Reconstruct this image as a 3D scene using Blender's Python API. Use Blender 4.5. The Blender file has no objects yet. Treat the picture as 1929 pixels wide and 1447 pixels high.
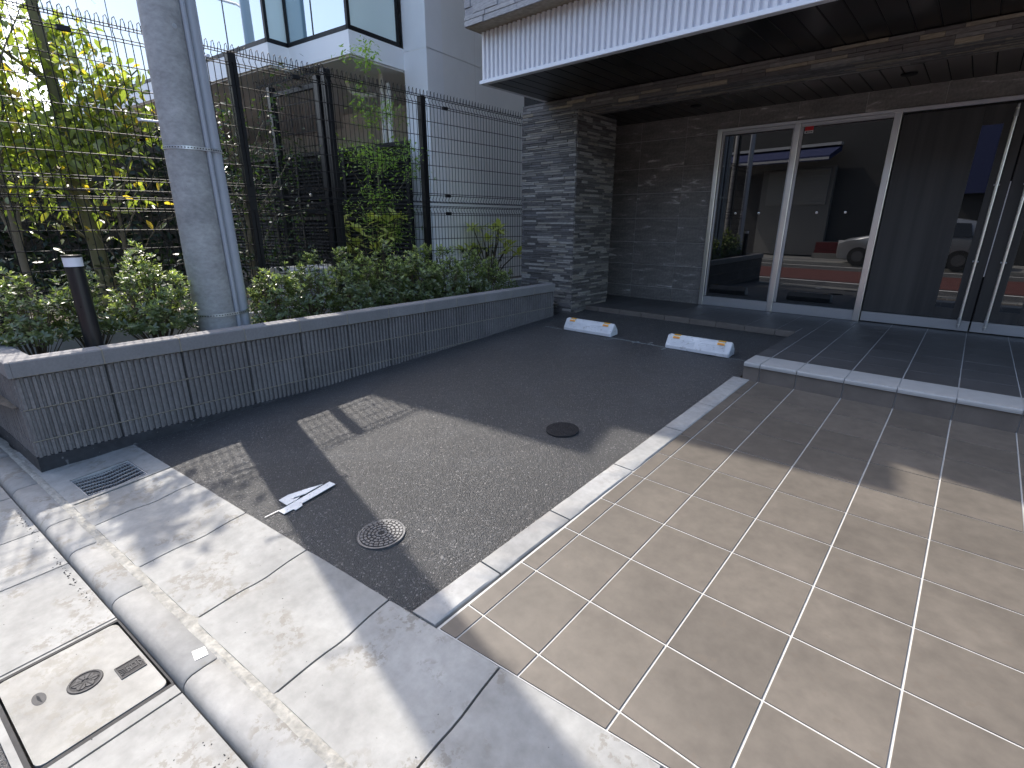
import bpy, math, random
import numpy as np
from mathutils import Vector, Matrix

random.seed(7); RNG = np.random.default_rng(11)
SC = bpy.context.scene; COL = SC.collection
R = math.radians

# ------------------------------------------------------------------ camera
cam = bpy.data.cameras.new('camera'); cam.sensor_width = 36.0; cam.lens = 944.54/1929*36
cam.clip_start = .05; cam.clip_end = 600
co = bpy.data.objects.new('camera', cam); COL.objects.link(co)
yaw, pit, rol = -.7289, -.3132, .0006
fw = Vector((math.sin(yaw)*math.cos(pit), math.cos(yaw)*math.cos(pit), math.sin(pit)))
rt = Vector((math.cos(yaw), -math.sin(yaw), 0)); up = rt.cross(fw)
r2 = rt*math.cos(rol)+up*math.sin(rol); u2 = up*math.cos(rol)-rt*math.sin(rol)
M = Matrix((r2, u2, -fw)).transposed().to_4x4(); M.translation = (0, 0, 1.40)
co.matrix_world = M; SC.camera = co

# ------------------------------------------------------------------ light
AZ, EL = R(11.0), R(49.8)
SUN = Vector((-math.cos(AZ)*math.cos(EL), math.sin(AZ)*math.cos(EL), math.sin(EL)))
w = bpy.data.worlds.new('World'); SC.world = w; w.use_nodes = True
nt = w.node_tree; bg = nt.nodes['Background']; sky = nt.nodes.new('ShaderNodeTexSky')
sky.sky_type = 'NISHITA'; sky.sun_disc = False; sky.sun_elevation = EL
sky.sun_rotation = math.atan2(SUN.x, SUN.y) % (2*math.pi)
sky.air_density = 1.0; sky.dust_density = 2.6; sky.ozone_density = 1.0
nt.links.new(sky.outputs['Color'], bg.inputs['Color']); bg.inputs['Strength'].default_value = 0.15
sl = bpy.data.lights.new('sun', 'SUN'); sl.energy = 2.0; sl.angle = R(0.53); sl.color = (1.0, .93, .84)
so = bpy.data.objects.new('sun', sl); COL.objects.link(so)
so.rotation_euler = SUN.to_track_quat('Z', 'Y').to_euler()
vs = SC.view_settings; vs.view_transform = 'Standard'; vs.look = 'None'; vs.exposure = 1.75; vs.gamma = 1; vs.use_curve_mapping = False
SC.cycles.max_bounces = 8; SC.cycles.diffuse_bounces = 4; SC.cycles.glossy_bounces = 4; SC.cycles.transparent_max_bounces = 12

# ------------------------------------------------------------------ materials
def newmat(name):
    m = bpy.data.materials.new(name); m.use_nodes = True
    return m, m.node_tree, m.node_tree.nodes['Principled BSDF']

def rgb(c, k=1.0): return (c[0]*k, c[1]*k, c[2]*k, 1)

def mat(name, c, rough=.6, spec=.5, metal=0., noise=None, noise2=None, bump=None, rand=0., speck=None, coord='Object', stretch=None, ior=1.5):
    """noise / noise2 = (scale, amount, detail): value variation; bump = (scale, strength, distance); rand: variation per object;
    speck = (scale, threshold, colour, mix)"""
    m, t, b = newmat(name); N = t.nodes.new; L = t.links.new
    tc = N('ShaderNodeTexCoord'); vec = tc.outputs[coord]
    oi = N('ShaderNodeObjectInfo')
    if coord == 'Object':
        ad = N('ShaderNodeVectorMath'); ad.operation = 'ADD'; sc_ = N('ShaderNodeVectorMath'); sc_.operation = 'SCALE'
        L(oi.outputs['Location'], sc_.inputs[0]); sc_.inputs['Scale'].default_value = 1.37
        L(vec, ad.inputs[0]); L(sc_.outputs[0], ad.inputs[1]); vec = ad.outputs[0]
    if stretch:
        mp = N('ShaderNodeMapping'); mp.inputs['Scale'].default_value = stretch; L(vec, mp.inputs['Vector']); vec = mp.outputs[0]
    col = N('ShaderNodeRGB'); col.outputs[0].default_value = rgb(c); cur = col.outputs[0]
    def mul(cur, fac_out, lo, hi, a=0., bb=1.):
        mr = N('ShaderNodeMapRange'); L(fac_out, mr.inputs[0]); mr.inputs[1].default_value = a; mr.inputs[2].default_value = bb
        mr.inputs[3].default_value = lo; mr.inputs[4].default_value = hi
        vm = N('ShaderNodeVectorMath'); vm.operation = 'SCALE'; L(cur, vm.inputs[0]); L(mr.outputs[0], vm.inputs['Scale'])
        return vm.outputs[0]
    for nz in (noise, noise2):
        if nz:
            n = N('ShaderNodeTexNoise'); n.inputs['Scale'].default_value = nz[0]; n.inputs['Detail'].default_value = nz[2] if len(nz) > 2 else 5
            n.inputs['Roughness'].default_value = .6
            L(vec, n.inputs['Vector']); cur = mul(cur, n.outputs[0], 1-nz[1], 1+nz[1], .3, .7)
    if rand: cur = mul(cur, oi.outputs['Random'], 1-rand, 1+rand)
    if speck:
        v = N('ShaderNodeTexNoise'); v.inputs['Scale'].default_value = speck[0]; v.inputs['Detail'].default_value = 3; L(vec, v.inputs['Vector'])
        mr = N('ShaderNodeMapRange'); L(v.outputs[0], mr.inputs[0]); mr.inputs[1].default_value = speck[1]; mr.inputs[2].default_value = speck[1]+.03
        mx = N('ShaderNodeMix'); mx.data_type = 'RGBA'; ml = N('ShaderNodeMath'); ml.operation = 'MULTIPLY'; ml.inputs[1].default_value = speck[3]
        L(mr.outputs[0], ml.inputs[0]); L(ml.outputs[0], mx.inputs[0]); L(cur, mx.inputs[6]); mx.inputs[7].default_value = rgb(speck[2]); cur = mx.outputs[2]
    L(cur, b.inputs['Base Color'])
    b.inputs['Roughness'].default_value = rough; b.inputs['Specular IOR Level'].default_value = spec
    b.inputs['Metallic'].default_value = metal; b.inputs['IOR'].default_value = ior
    if bump:
        n = N('ShaderNodeTexNoise'); n.inputs['Scale'].default_value = bump[0]; n.inputs['Detail'].default_value = 4; L(vec, n.inputs['Vector'])
        bp = N('ShaderNodeBump'); bp.inputs['Strength'].default_value = bump[1]; bp.inputs['Distance'].default_value = bump[2]
        L(n.outputs[0], bp.inputs['Height']); L(bp.outputs[0], b.inputs['Normal'])
    return m

def asphalt_mat(name, dark, light, spec):
    m, t, b = newmat(name); N = t.nodes.new; L = t.links.new
    tc = N('ShaderNodeTexCoord'); v = N('ShaderNodeTexVoronoi'); v.inputs['Scale'].default_value = 160; L(tc.outputs['Object'], v.inputs['Vector'])
    v2 = N('ShaderNodeTexVoronoi'); v2.inputs['Scale'].default_value = 210; L(tc.outputs['Object'], v2.inputs['Vector'])
    n = N('ShaderNodeTexNoise'); n.inputs['Scale'].default_value = 1.6; n.inputs['Detail'].default_value = 6; L(tc.outputs['Object'], n.inputs['Vector'])
    sp = N('ShaderNodeSeparateColor'); L(v.outputs['Color'], sp.inputs[0])
    r1 = N('ShaderNodeValToRGB'); r1.color_ramp.elements[0].color = rgb(dark, .75); r1.color_ramp.elements[1].color = rgb(light)
    r1.color_ramp.elements[0].position = .0; r1.color_ramp.elements[1].position = 1.0
    e = r1.color_ramp.elements.new(.7); e.color = rgb(dark, 1.15); e = r1.color_ramp.elements.new(.90); e.color = rgb(dark, 1.8)
    L(sp.outputs[0], r1.inputs[0])
    mr = N('ShaderNodeMapRange'); L(n.outputs[0], mr.inputs[0]); mr.inputs[1].default_value = .3; mr.inputs[2].default_value = .7; mr.inputs[3].default_value = .7; mr.inputs[4].default_value = 1.3
    vm = N('ShaderNodeVectorMath'); vm.operation = 'SCALE'; L(r1.outputs[0], vm.inputs[0]); L(mr.outputs[0], vm.inputs['Scale'])
    n3 = N('ShaderNodeTexNoise'); n3.inputs['Scale'].default_value = 1.1; n3.inputs['Detail'].default_value = 7; n3.inputs['Roughness'].default_value = .7; n3.inputs['Distortion'].default_value = 1.2; L(tc.outputs['Object'], n3.inputs['Vector'])
    m3 = N('ShaderNodeMapRange'); L(n3.outputs[0], m3.inputs[0]); m3.inputs[1].default_value = .5; m3.inputs[2].default_value = .72; m3.inputs[4].default_value = .22
    mx = N('ShaderNodeMix'); mx.data_type = 'RGBA'; L(m3.outputs[0], mx.inputs[0]); L(vm.outputs[0], mx.inputs[6]); mx.inputs[7].default_value = (.09, .094, .10, 1)
    L(mx.outputs[2], b.inputs['Base Color']); b.inputs['Roughness'].default_value = .5; b.inputs['Specular IOR Level'].default_value = spec; b.inputs['IOR'].default_value = 1.62
    ad = N('ShaderNodeMath'); ad.operation = 'ADD'; L(v.outputs['Distance'], ad.inputs[0]); L(v2.outputs['Distance'], ad.inputs[1])
    bp = N('ShaderNodeBump'); bp.invert = True; bp.inputs['Strength'].default_value = .9; bp.inputs['Distance'].default_value = .008
    L(ad.outputs[0], bp.inputs['Height']); L(bp.outputs[0], b.inputs['Normal'])
    return m

def concrete_mat(name, c, stain=(.30, .27, .21), amount=.5, rand=.05, seed=0.):
    m, t, b = newmat(name); N = t.nodes.new; L = t.links.new
    g = N('ShaderNodeTexCoord').outputs['Object']
    oi = N('ShaderNodeObjectInfo'); ad = N('ShaderNodeVectorMath'); L(g, ad.inputs[0]); L(oi.outputs['Location'], ad.inputs[1])
    ad2 = N('ShaderNodeVectorMath'); L(ad.outputs[0], ad2.inputs[0]); ad2.inputs[1].default_value = (seed, seed, 0); g = ad2.outputs[0]
    def noise(s, d, r=.6):
        n = N('ShaderNodeTexNoise'); n.inputs['Scale'].default_value = s; n.inputs['Detail'].default_value = d; n.inputs['Roughness'].default_value = r; L(g, n.inputs['Vector']); return n.outputs[0]
    def rng(o, a, bb, lo, hi):
        mr = N('ShaderNodeMapRange'); L(o, mr.inputs[0]); mr.inputs[1].default_value = a; mr.inputs[2].default_value = bb; mr.inputs[3].default_value = lo; mr.inputs[4].default_value = hi; return mr.outputs[0]
    def scale(cur, f):
        vm = N('ShaderNodeVectorMath'); vm.operation = 'SCALE'; L(cur, vm.inputs[0]); L(f, vm.inputs['Scale']); return vm.outputs[0]
    col = N('ShaderNodeRGB'); col.outputs[0].default_value = rgb(c); cur = col.outputs[0]
    cur = scale(cur, rng(noise(2.2, 6), .3, .7, .74, 1.16)); cur = scale(cur, rng(noise(22, 5), .3, .7, .86, 1.10))
    cur = scale(cur, rng(oi.outputs['Random'], 0, 1, 1-rand, 1+rand))
    # worn patches
    mask = N('ShaderNodeMath'); mask.operation = 'MULTIPLY'
    L(rng(noise(28, 6, .7), .50, .55, 0, 1), mask.inputs[0]); L(rng(noise(3.4, 3), .52, .58, 0, amount), mask.inputs[1])
    mx = N('ShaderNodeMix'); mx.data_type = 'RGBA'; L(mask.outputs[0], mx.inputs[0]); L(cur, mx.inputs[6]); mx.inputs[7].default_value = rgb(stain); cur = mx.outputs[2]
    pits = N('ShaderNodeMix'); pits.data_type = 'RGBA'; L(rng(noise(75, 2), .74, .77, 0, .6), pits.inputs[0]); L(cur, pits.inputs[6]); pits.inputs[7].default_value = rgb((.14, .13, .12)); cur = pits.outputs[2]
    L(cur, b.inputs['Base Color']); b.inputs['Roughness'].default_value = .72; b.inputs['Specular IOR Level'].default_value = .35
    bp = N('ShaderNodeBump'); bp.inputs['Strength'].default_value = .25; bp.inputs['Distance'].default_value = .006
    L(noise(40, 6), bp.inputs['Height']); L(bp.outputs[0], b.inputs['Normal'])
    return m

def leaf_mat(name, a, bcol, trans=.35, rough=.38, yellow=None, spec=.5):
    m, t, b = newmat(name); N = t.nodes.new; L = t.links.new
    ge = N('ShaderNodeNewGeometry'); rp = N('ShaderNodeValToRGB'); L(ge.outputs['Random Per Island'], rp.inputs[0])
    rp.color_ramp.elements[0].color = rgb(a); rp.color_ramp.elements[1].color = rgb(bcol)
    if yellow:
        e = rp.color_ramp.elements.new(.88); e.color = rgb(bcol); e = rp.color_ramp.elements.new(.93); e.color = rgb(yellow)
        rp.color_ramp.elements[-1].color = rgb(yellow)
    L(rp.outputs[0], b.inputs['Base Color']); b.inputs['Roughness'].default_value = rough; b.inputs['Specular IOR Level'].default_value = spec
    tr = N('ShaderNodeBsdfTranslucent'); sc_ = N('ShaderNodeVectorMath'); sc_.operation = 'MULTIPLY'; L(rp.outputs[0], sc_.inputs[0]); sc_.inputs[1].default_value = (1.5, 1.65, .7)
    L(sc_.outputs[0], tr.inputs['Color'])
    mx = N('ShaderNodeMixShader'); mx.inputs[0].default_value = trans
    L(b.outputs[0], mx.inputs[1]); L(tr.outputs[0], mx.inputs[2]); L(mx.outputs[0], t.nodes['Material Output'].inputs['Surface'])
    return m

def glass_mat(name, c=(.006, .007, .008), ior=1.75, rough=.0):
    m, t, b = newmat(name); b.inputs['Base Color'].default_value = rgb(c); b.inputs['Roughness'].default_value = rough
    b.inputs['IOR'].default_value = ior; b.inputs['Specular IOR Level'].default_value = .5
    return m

def wood_mat(name, a, bcol):
    m, t, b = newmat(name); N = t.nodes.new; L = t.links.new
    tc = N('ShaderNodeTexCoord'); mp = N('ShaderNodeMapping'); mp.inputs['Scale'].default_value = (5, 5, .16); L(tc.outputs['Object'], mp.inputs[0])
    n = N('ShaderNodeTexNoise'); n.inputs['Scale'].default_value = 2.2; n.inputs['Detail'].default_value = 7; L(mp.outputs[0], n.inputs['Vector'])
    rp = N('ShaderNodeValToRGB'); rp.color_ramp.elements[0].position = .35; rp.color_ramp.elements[1].position = .68
    rp.color_ramp.elements[0].color = rgb(a); rp.color_ramp.elements[1].color = rgb(bcol); L(n.outputs[0], rp.inputs[0])
    L(rp.outputs[0], b.inputs['Base Color']); b.inputs['Roughness'].default_value = .42
    return m

def marble_mat(name, c):
    m, t, b = newmat(name); N = t.nodes.new; L = t.links.new
    tc = N('ShaderNodeTexCoord'); oi = N('ShaderNodeObjectInfo'); ad = N('ShaderNodeVectorMath'); sc_ = N('ShaderNodeVectorMath'); sc_.operation = 'SCALE'
    L(oi.outputs['Location'], sc_.inputs[0]); sc_.inputs['Scale'].default_value = 3.1; L(tc.outputs['Object'], ad.inputs[0]); L(sc_.outputs[0], ad.inputs[1])
    mp = N('ShaderNodeMapping'); mp.inputs['Scale'].default_value = (1.4, 1, 7.0); mp.inputs['Rotation'].default_value = (0, .16, 0); L(ad.outputs[0], mp.inputs[0])
    n = N('ShaderNodeTexNoise'); n.inputs['Scale'].default_value = 2.6; n.inputs['Detail'].default_value = 6; n.inputs['Distortion'].default_value = .7; L(mp.outputs[0], n.inputs['Vector'])
    rp = N('ShaderNodeValToRGB'); E = rp.color_ramp.elements; E[0].color = rgb(c, .75); E[1].color = rgb((.62, .59, .55)); E[0].position = .3; E[1].position = .72
    e = E.new(.60); e.color = rgb(c, 1.12); e = E.new(.65); e.color = rgb(c, 1.5)
    L(n.outputs[0], rp.inputs[0])
    n2 = N('ShaderNodeTexNoise'); n2.inputs['Scale'].default_value = 45; n2.inputs['Detail'].default_value = 5; L(tc.outputs['Object'], n2.inputs['Vector'])
    mr = N('ShaderNodeMapRange'); L(n2.outputs[0], mr.inputs[0]); mr.inputs[1].default_value = .3; mr.inputs[2].default_value = .7; mr.inputs[3].default_value = .8; mr.inputs[4].default_value = 1.2
    vm = N('ShaderNodeVectorMath'); vm.operation = 'SCALE'; L(rp.outputs[0], vm.inputs[0]); L(mr.outputs[0], vm.inputs['Scale'])
    L(vm.outputs[0], b.inputs['Base Color']); b.inputs['Roughness'].default_value = .4
    return m

def stone_mat(name, cols):
    m, t, b = newmat(name); N = t.nodes.new; L = t.links.new
    oi = N('ShaderNodeObjectInfo'); ge = N('ShaderNodeNewGeometry'); ad = N('ShaderNodeMath'); ad.operation = 'ADD'
    L(oi.outputs['Random'], ad.inputs[0]); L(ge.outputs['Random Per Island'], ad.inputs[1]); fr = N('ShaderNodeMath'); fr.operation = 'FRACT'; L(ad.outputs[0], fr.inputs[0])
    rp = N('ShaderNodeValToRGB'); rp.color_ramp.interpolation = 'CONSTANT'; E = rp.color_ramp.elements
    while len(E) < len(cols): E.new(.5)
    for k, c in enumerate(cols): E[k].position = k/len(cols); E[k].color = rgb(c)
    L(fr.outputs[0], rp.inputs[0])
    tc = N('ShaderNodeTexCoord'); mp = N('ShaderNodeMapping'); mp.inputs['Scale'].default_value = (1, 1, 5); L(tc.outputs['Object'], mp.inputs[0])
    n = N('ShaderNodeTexNoise'); n.inputs['Scale'].default_value = 22; n.inputs['Detail'].default_value = 6; L(mp.outputs[0], n.inputs['Vector'])
    mr = N('ShaderNodeMapRange'); L(n.outputs[0], mr.inputs[0]); mr.inputs[1].default_value = .3; mr.inputs[2].default_value = .7; mr.inputs[3].default_value = .75; mr.inputs[4].default_value = 1.25
    vm = N('ShaderNodeVectorMath'); vm.operation = 'SCALE'; L(rp.outputs[0], vm.inputs[0]); L(mr.outputs[0], vm.inputs['Scale'])
    L(vm.outputs[0], b.inputs['Base Color']); b.inputs['Roughness'].default_value = .6
    bp = N('ShaderNodeBump'); bp.inputs['Strength'].default_value = .5; bp.inputs['Distance'].default_value = .006; L(n.outputs[0], bp.inputs['Height']); L(bp.outputs[0], b.inputs['Normal'])
    return m

MT = {}
MT['asphalt'] = asphalt_mat('lot_asphalt', (.0145, .0145, .0148), (.18, .176, .17), .9)
MT['road'] = asphalt_mat('road_asphalt', (.07, .07, .07), (.22, .21, .20), .5)
MT['red'] = mat('red_paving', (.11, .036, .030), .8, noise=(3, .15), bump=(150, .3, .004))
MT['line'] = mat('road_paint', (.72, .72, .70), .7, noise=(9, .1), speck=(60, .62, (.3, .3, .3), .5))
MT['conc'] = concrete_mat('gutter_concrete', (.275, .275, .262), stain=(.17, .155, .13), amount=.65)
MT['conc2'] = concrete_mat('kerb_concrete', (.255, .255, .246), stain=(.17, .155, .13), amount=.7, seed=4.)
MT['lidconc'] = concrete_mat('lid_concrete', (.27, .265, .245), stain=(.19, .175, .14), amount=.4, seed=9.)
MT['strip'] = concrete_mat('strip_concrete', (.31, .31, .30), stain=(.24, .23, .22), amount=.5, seed=2.)
MT['mortar'] = mat('mortar', (.285, .277, .248), .9, noise=(30, .3), noise2=(6, .15), bump=(60, .6, .01))
MT['tile'] = mat('floor_tile', (.102, .088, .072), .6, noise=(2.6, .18), noise2=(16, .14), rand=.06, speck=(24, .66, (.105, .085, .066), .4))
MT['grout'] = mat('grout', (.44, .435, .41), .9, noise=(8, .06))
MT['plat'] = mat('platform_tile', (.070, .067, .066), .5, noise=(2.3, .15), noise2=(16, .10), rand=.06)
MT['platgrout'] = mat('platform_grout', (.42, .42, .41), .9)
MT['nosing'] = mat('nosing_tile', (.37, .367, .355), .5, noise=(14, .06))
MT['riser'] = mat('riser_tile', (.135, .115, .098), .55, noise=(7, .15), rand=.05)
MT['block'] = mat('planter_block', (.165, .155, .152), .85, noise=(5, .14), noise2=(60, .18), rand=.08, speck=(45, .70, (.30, .29, .28), .5), bump=(90, .5, .004))
MT['coping'] = mat('coping_stone', (.20, .193, .193), .8, noise=(5, .10), noise2=(70, .10), rand=.05, bump=(110, .3, .003))
MT['joint'] = mat('joint_mortar', (.24, .215, .18), .95, noise=(40, .2))
MT['capjoint'] = mat('coping_joint', (.25, .225, .18), .95)
MT['tar'] = mat('tarred_footing', (.035, .036, .040), .85, noise=(14, .4), speck=(26, .66, (.22, .22, .22), .5))
MT['found'] = mat('foundation_concrete', (.55, .54, .51), .85, noise=(4, .12), noise2=(35, .08), bump=(50, .3, .004))
MT['soil'] = mat('soil', (.12, .10, .078), .95, noise=(12, .4), bump=(40, 1., .02))
MT['pole'] = mat('pole_concrete', (.34, .335, .325), .8, noise=(3.5, .22), noise2=(26, .16), speck=(70, .68, (.2, .2, .2), .5), bump=(120, .3, .003), stretch=(1, 1, 1.6))
MT['pipe'] = mat('pvc_pipe', (.36, .375, .41), .42, noise=(5, .04))
MT['galv'] = mat('galvanised', (.62, .63, .64), .4, metal=.7, noise=(30, .1))
MT['black'] = mat('black_paint', (.006, .006, .007), .5, spec=.3)
MT['wire'] = mat('black_wire', (.012, .012, .013), .65, spec=.25)
MT['lamp'] = mat('bollard_body', (.022, .022, .024), .30, metal=.2)
MT['lens'] = mat('lamp_lens', (.78, .77, .82), .35)
MT['stone'] = stone_mat('pillar_stone', [(.30, .285, .26), (.135, .127, .12), (.095, .088, .085), (.20, .188, .17), (.085, .079, .075), (.145, .138, .138), (.26, .24, .205), (.115, .108, .105)])
MT['stoneb'] = stone_mat('beam_stone', [(.21, .20, .19), (.14, .128, .122), (.12, .112, .108), (.26, .225, .175), (.11, .10, .096), (.18, .165, .155), (.30, .255, .19), (.13, .12, .115)])
MT['stoneu'] = stone_mat('upper_stone', [(.27, .27, .28), (.22, .22, .235), (.31, .305, .31), (.245, .245, .255)])
MT['core'] = mat('dark_core', (.03, .03, .03), .9)
MT['marble'] = marble_mat('wall_tile', (.19, .175, .16))
MT['wgrout'] = mat('wall_grout', (.46, .45, .42), .9)
MT['rib'] = mat('fascia_metal', (.66, .665, .70), .45, noise=(30, .02))
MT['trim'] = mat('fascia_trim', (.72, .74, .78), .4)
MT['plank'] = mat('soffit_panel', (.0045, .0045, .005), .28, rand=.15)
MT['steel'] = mat('stainless_steel', (.80, .785, .755), .30, metal=1., noise=(3, .05))
MT['steel2'] = mat('brushed_steel', (.55, .55, .56), .42, metal=.85, noise=(3, .06))
MT['glass'] = glass_mat('dark_glass', ior=1.95)
MT['doorwood'] = wood_mat('door_wood', (.032, .031, .031), (.062, .059, .056))
MT['white'] = mat('white_wall', (.86, .86, .855), .8, noise=(2, .03), bump=(140, .25, .003))
MT['grey'] = mat('grey_wall', (.86, .85, .82), .85, noise=(2, .04), bump=(140, .4, .004))
MT['soffw'] = mat('white_soffit', (.74, .72, .69), .85)
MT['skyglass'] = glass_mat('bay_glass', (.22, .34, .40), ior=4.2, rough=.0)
MT['frost'] = mat('frosted_glass', (.74, .86, .82), .25, ior=1.5)
MT['dpipe'] = mat('drain_pipe', (.70, .67, .60), .5)
MT['louvre'] = mat('louvre_metal', (.004, .004, .0045), .55, spec=.25)
MT['bark'] = mat('bark', (.16, .135, .09), .9, noise=(12, .3), bump=(40, .6, .01), stretch=(1, 1, .3))
MT['barkg'] = mat('green_bark', (.15, .145, .075), .85, noise=(12, .3), bump=(40, .5, .01), stretch=(1, 1, .3))
MT['stem'] = mat('shrub_stem', (.10, .075, .045), .9, noise=(20, .3))
MT['az'] = leaf_mat('azalea_leaf', (.075, .105, .048), (.22, .26, .125), .44, .27, spec=.95)
MT['aztop'] = leaf_mat('azalea_highlight_leaf', (.27, .34, .13), (.46, .50, .22), .5, .28, spec=.95)  # paler tip leaves: sunlit highlights put into the leaf colour
MT['tree'] = leaf_mat('tree_leaf', (.12, .165, .045), (.29, .33, .09), .52, .34, yellow=(.56, .40, .07), spec=.8)
MT['holly'] = leaf_mat('holly_leaf', (.03, .058, .024), (.08, .125, .045), .25, .25)
MT['nand'] = leaf_mat('fine_leaf', (.13, .22, .05), (.26, .38, .10), .45, .4)
MT['fats'] = leaf_mat('broad_leaf', (.34, .38, .08), (.58, .58, .20), .3, .3)
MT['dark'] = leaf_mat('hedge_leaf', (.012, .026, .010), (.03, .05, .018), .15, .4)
MT['bump'] = mat('parking_stop', (.62, .63, .64), .6, noise=(9, .08), noise2=(3, .10), speck=(30, .62, (.36, .35, .33), .5))
MT['yellow'] = mat('yellow_reflector', (.80, .42, .03), .35)
MT['orange'] = mat('orange_reflector', (.62, .16, .02), .3)
MT['iron'] = mat('cast_iron', (.11, .112, .118), .45, metal=.3, noise=(40, .3))
MT['ironl'] = mat('worn_iron', (.040, .040, .043), .65, spec=.35, metal=0., noise=(40, .3))
MT['iron2'] = mat('dark_cast_iron', (.022, .022, .024), .7, spec=.3, metal=0., noise=(40, .3))
MT['pit'] = mat('drain_pit', (.012, .014, .017), .9)
MT['sticker_red'] = mat('sticker_red', (.62, .01, .012), .35)
MT['sticker_white'] = mat('sticker_white', (.72, .72, .72), .4)
MT['chalk'] = mat('chalk', (.42, .47, .48), .95)
MT['opp'] = mat('opposite_wall', (.04, .04, .04), .8, noise=(.6, .1))
MT['oppl'] = mat('opposite_light_wall', (.17, .165, .155), .8, noise=(.6, .1))
MT['shutter'] = mat('shutter_metal', (.24, .235, .22), .5)
MT['carp'] = mat('silver_paint', (.30, .315, .335), .3, metal=.5)
MT['cglass'] = glass_mat('car_glass', (.01, .012, .014), 1.5)
MT['tyre'] = mat('tyre', (.02, .02, .02), .8)
MT['awn_b'] = mat('awning_blue', (.02, .03, .10), .7)
MT['awn_w'] = mat('awning_white', (.42, .42, .42), .7)
MT['crate'] = mat('red_plastic', (.10, .012, .012), .5)

# ------------------------------------------------------------------ mesh helpers
class MB:
    def __init__(s): s.v = []; s.f = []; s.m = []
    def add(s, vs, fs, m=0):
        o = len(s.v); s.v += [tuple(p) for p in vs]; s.f += [tuple(i+o for i in f) for f in fs]; s.m += [m]*len(fs); return s
    def box(s, x0, x1, y0, y1, z0, z1, m=0):
        return s.add([(x0, y0, z0), (x1, y0, z0), (x1, y1, z0), (x0, y1, z0), (x0, y0, z1), (x1, y0, z1), (x1, y1, z1), (x0, y1, z1)],
                     [(3, 2, 1, 0), (4, 5, 6, 7), (0, 1, 5, 4), (1, 2, 6, 5), (2, 3, 7, 6), (3, 0, 4, 7)], m)
    def prism(s, pts, d, m=0):          # pts: planar loop (ccw seen against d), extruded by vector d
        n = len(pts); d = Vector(d); a = [Vector(p) for p in pts]
        return s.add(a+[p+d for p in a], [tuple(range(n-1, -1, -1)), tuple(range(n, 2*n))]+[(i, (i+1) % n, n+(i+1) % n, n+i) for i in range(n)], m)
    def cham(s, x0, x1, y0, y1, z0, z1, c, m=0, ax='z'):   # box with a chamfered +z (or -y) face
        if ax == 'z':
            return s.add([(x0, y0, z0), (x1, y0, z0), (x1, y1, z0), (x0, y1, z0), (x0, y0, z1-c), (x1, y0, z1-c), (x1, y1, z1-c), (x0, y1, z1-c),
                          (x0+c, y0+c, z1), (x1-c, y0+c, z1), (x1-c, y1-c, z1), (x0+c, y1-c, z1)],
                         [(3, 2, 1, 0), (8, 9, 10, 11)]+[(i, (i+1) % 4, 4+(i+1) % 4, 4+i) for i in range(4)]+[(4+i, 4+(i+1) % 4, 8+(i+1) % 4, 8+i) for i in range(4)], m)
        return s.add([(x0, y1, z0), (x1, y1, z0), (x1, y1, z1), (x0, y1, z1), (x0, y0+c, z0), (x1, y0+c, z0), (x1, y0+c, z1), (x0, y0+c, z1),
                      (x0+c, y0, z0+c), (x1-c, y0, z0+c), (x1-c, y0, z1-c), (x0+c, y0, z1-c)],
                     [(3, 2, 1, 0), (8, 9, 10, 11)]+[(i, (i+1) % 4, 4+(i+1) % 4, 4+i) for i in range(4)]+[(4+i, 4+(i+1) % 4, 8+(i+1) % 4, 8+i) for i in range(4)], m)
    def tube(s, path, rad, n=8, m=0, cap=True):
        path = [Vector(p) for p in path]; k = len(path); rad = rad if isinstance(rad, (list, tuple)) else [rad]*k
        o = len(s.v); ref = Vector((0, 0, 1))
        for i, p in enumerate(path):
            t = (path[min(i+1, k-1)]-path[max(i-1, 0)]).normalized()
            a = t.cross(ref if abs(t.z) < .95 else Vector((1, 0, 0))).normalized(); b = a.cross(t)
            for j in range(n):
                an = 2*math.pi*j/n; s.v.append(tuple(p+(a*math.cos(an)+b*math.sin(an))*rad[i]))
        for i in range(k-1):
            for j in range(n):
                s.f.append((o+i*n+j, o+i*n+(j+1) % n, o+(i+1)*n+(j+1) % n, o+(i+1)*n+j)); s.m.append(m)
        if cap:
            s.f.append(tuple(o+j for j in range(n-1, -1, -1))); s.f.append(tuple(o+(k-1)*n+j for j in range(n))); s.m += [m, m]
        return s
    def lathe(s, prof, n=24, c=(0, 0, 0), m=0):   # prof [(r,z)] bottom to top
        o = len(s.v); k = len(prof)
        for r, z in prof:
            for j in range(n):
                an = 2*math.pi*j/n; s.v.append((c[0]+r*math.cos(an), c[1]+r*math.sin(an), c[2]+z))
        for i in range(k-1):
            for j in range(n): s.f.append((o+i*n+j, o+i*n+(j+1) % n, o+(i+1)*n+(j+1) % n, o+(i+1)*n+j)); s.m.append(m)
        s.f.append(tuple(o+j for j in range(n-1, -1, -1))); s.f.append(tuple(o+(k-1)*n+j for j in range(n))); s.m += [m, m]
        return s
    def mesh(s, name, mats, smooth=False):
        me = bpy.data.meshes.new(name); me.from_pydata(s.v, [], s.f)
        for x in (mats if isinstance(mats, (list, tuple)) else [mats]): me.materials.append(MT[x])
        me.polygons.foreach_set('material_index', s.m)
        if smooth:
            me.polygons.foreach_set('use_smooth', [True]*len(s.f)); me.set_sharp_from_angle(angle=R(40))
        me.update(); return me
    def build(s, name, mats, parent=None, smooth=False, loc=None):
        return link(name, s.mesh(name, mats, smooth), parent, loc)

def link(name, me, parent=None, loc=None, rz=0.):
    o = bpy.data.objects.new(name, me); COL.objects.link(o)
    if loc is not None: o.location = loc
    if rz: o.rotation_euler = (0, 0, rz)
    if parent is not None: o.parent = parent
    return o

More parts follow.
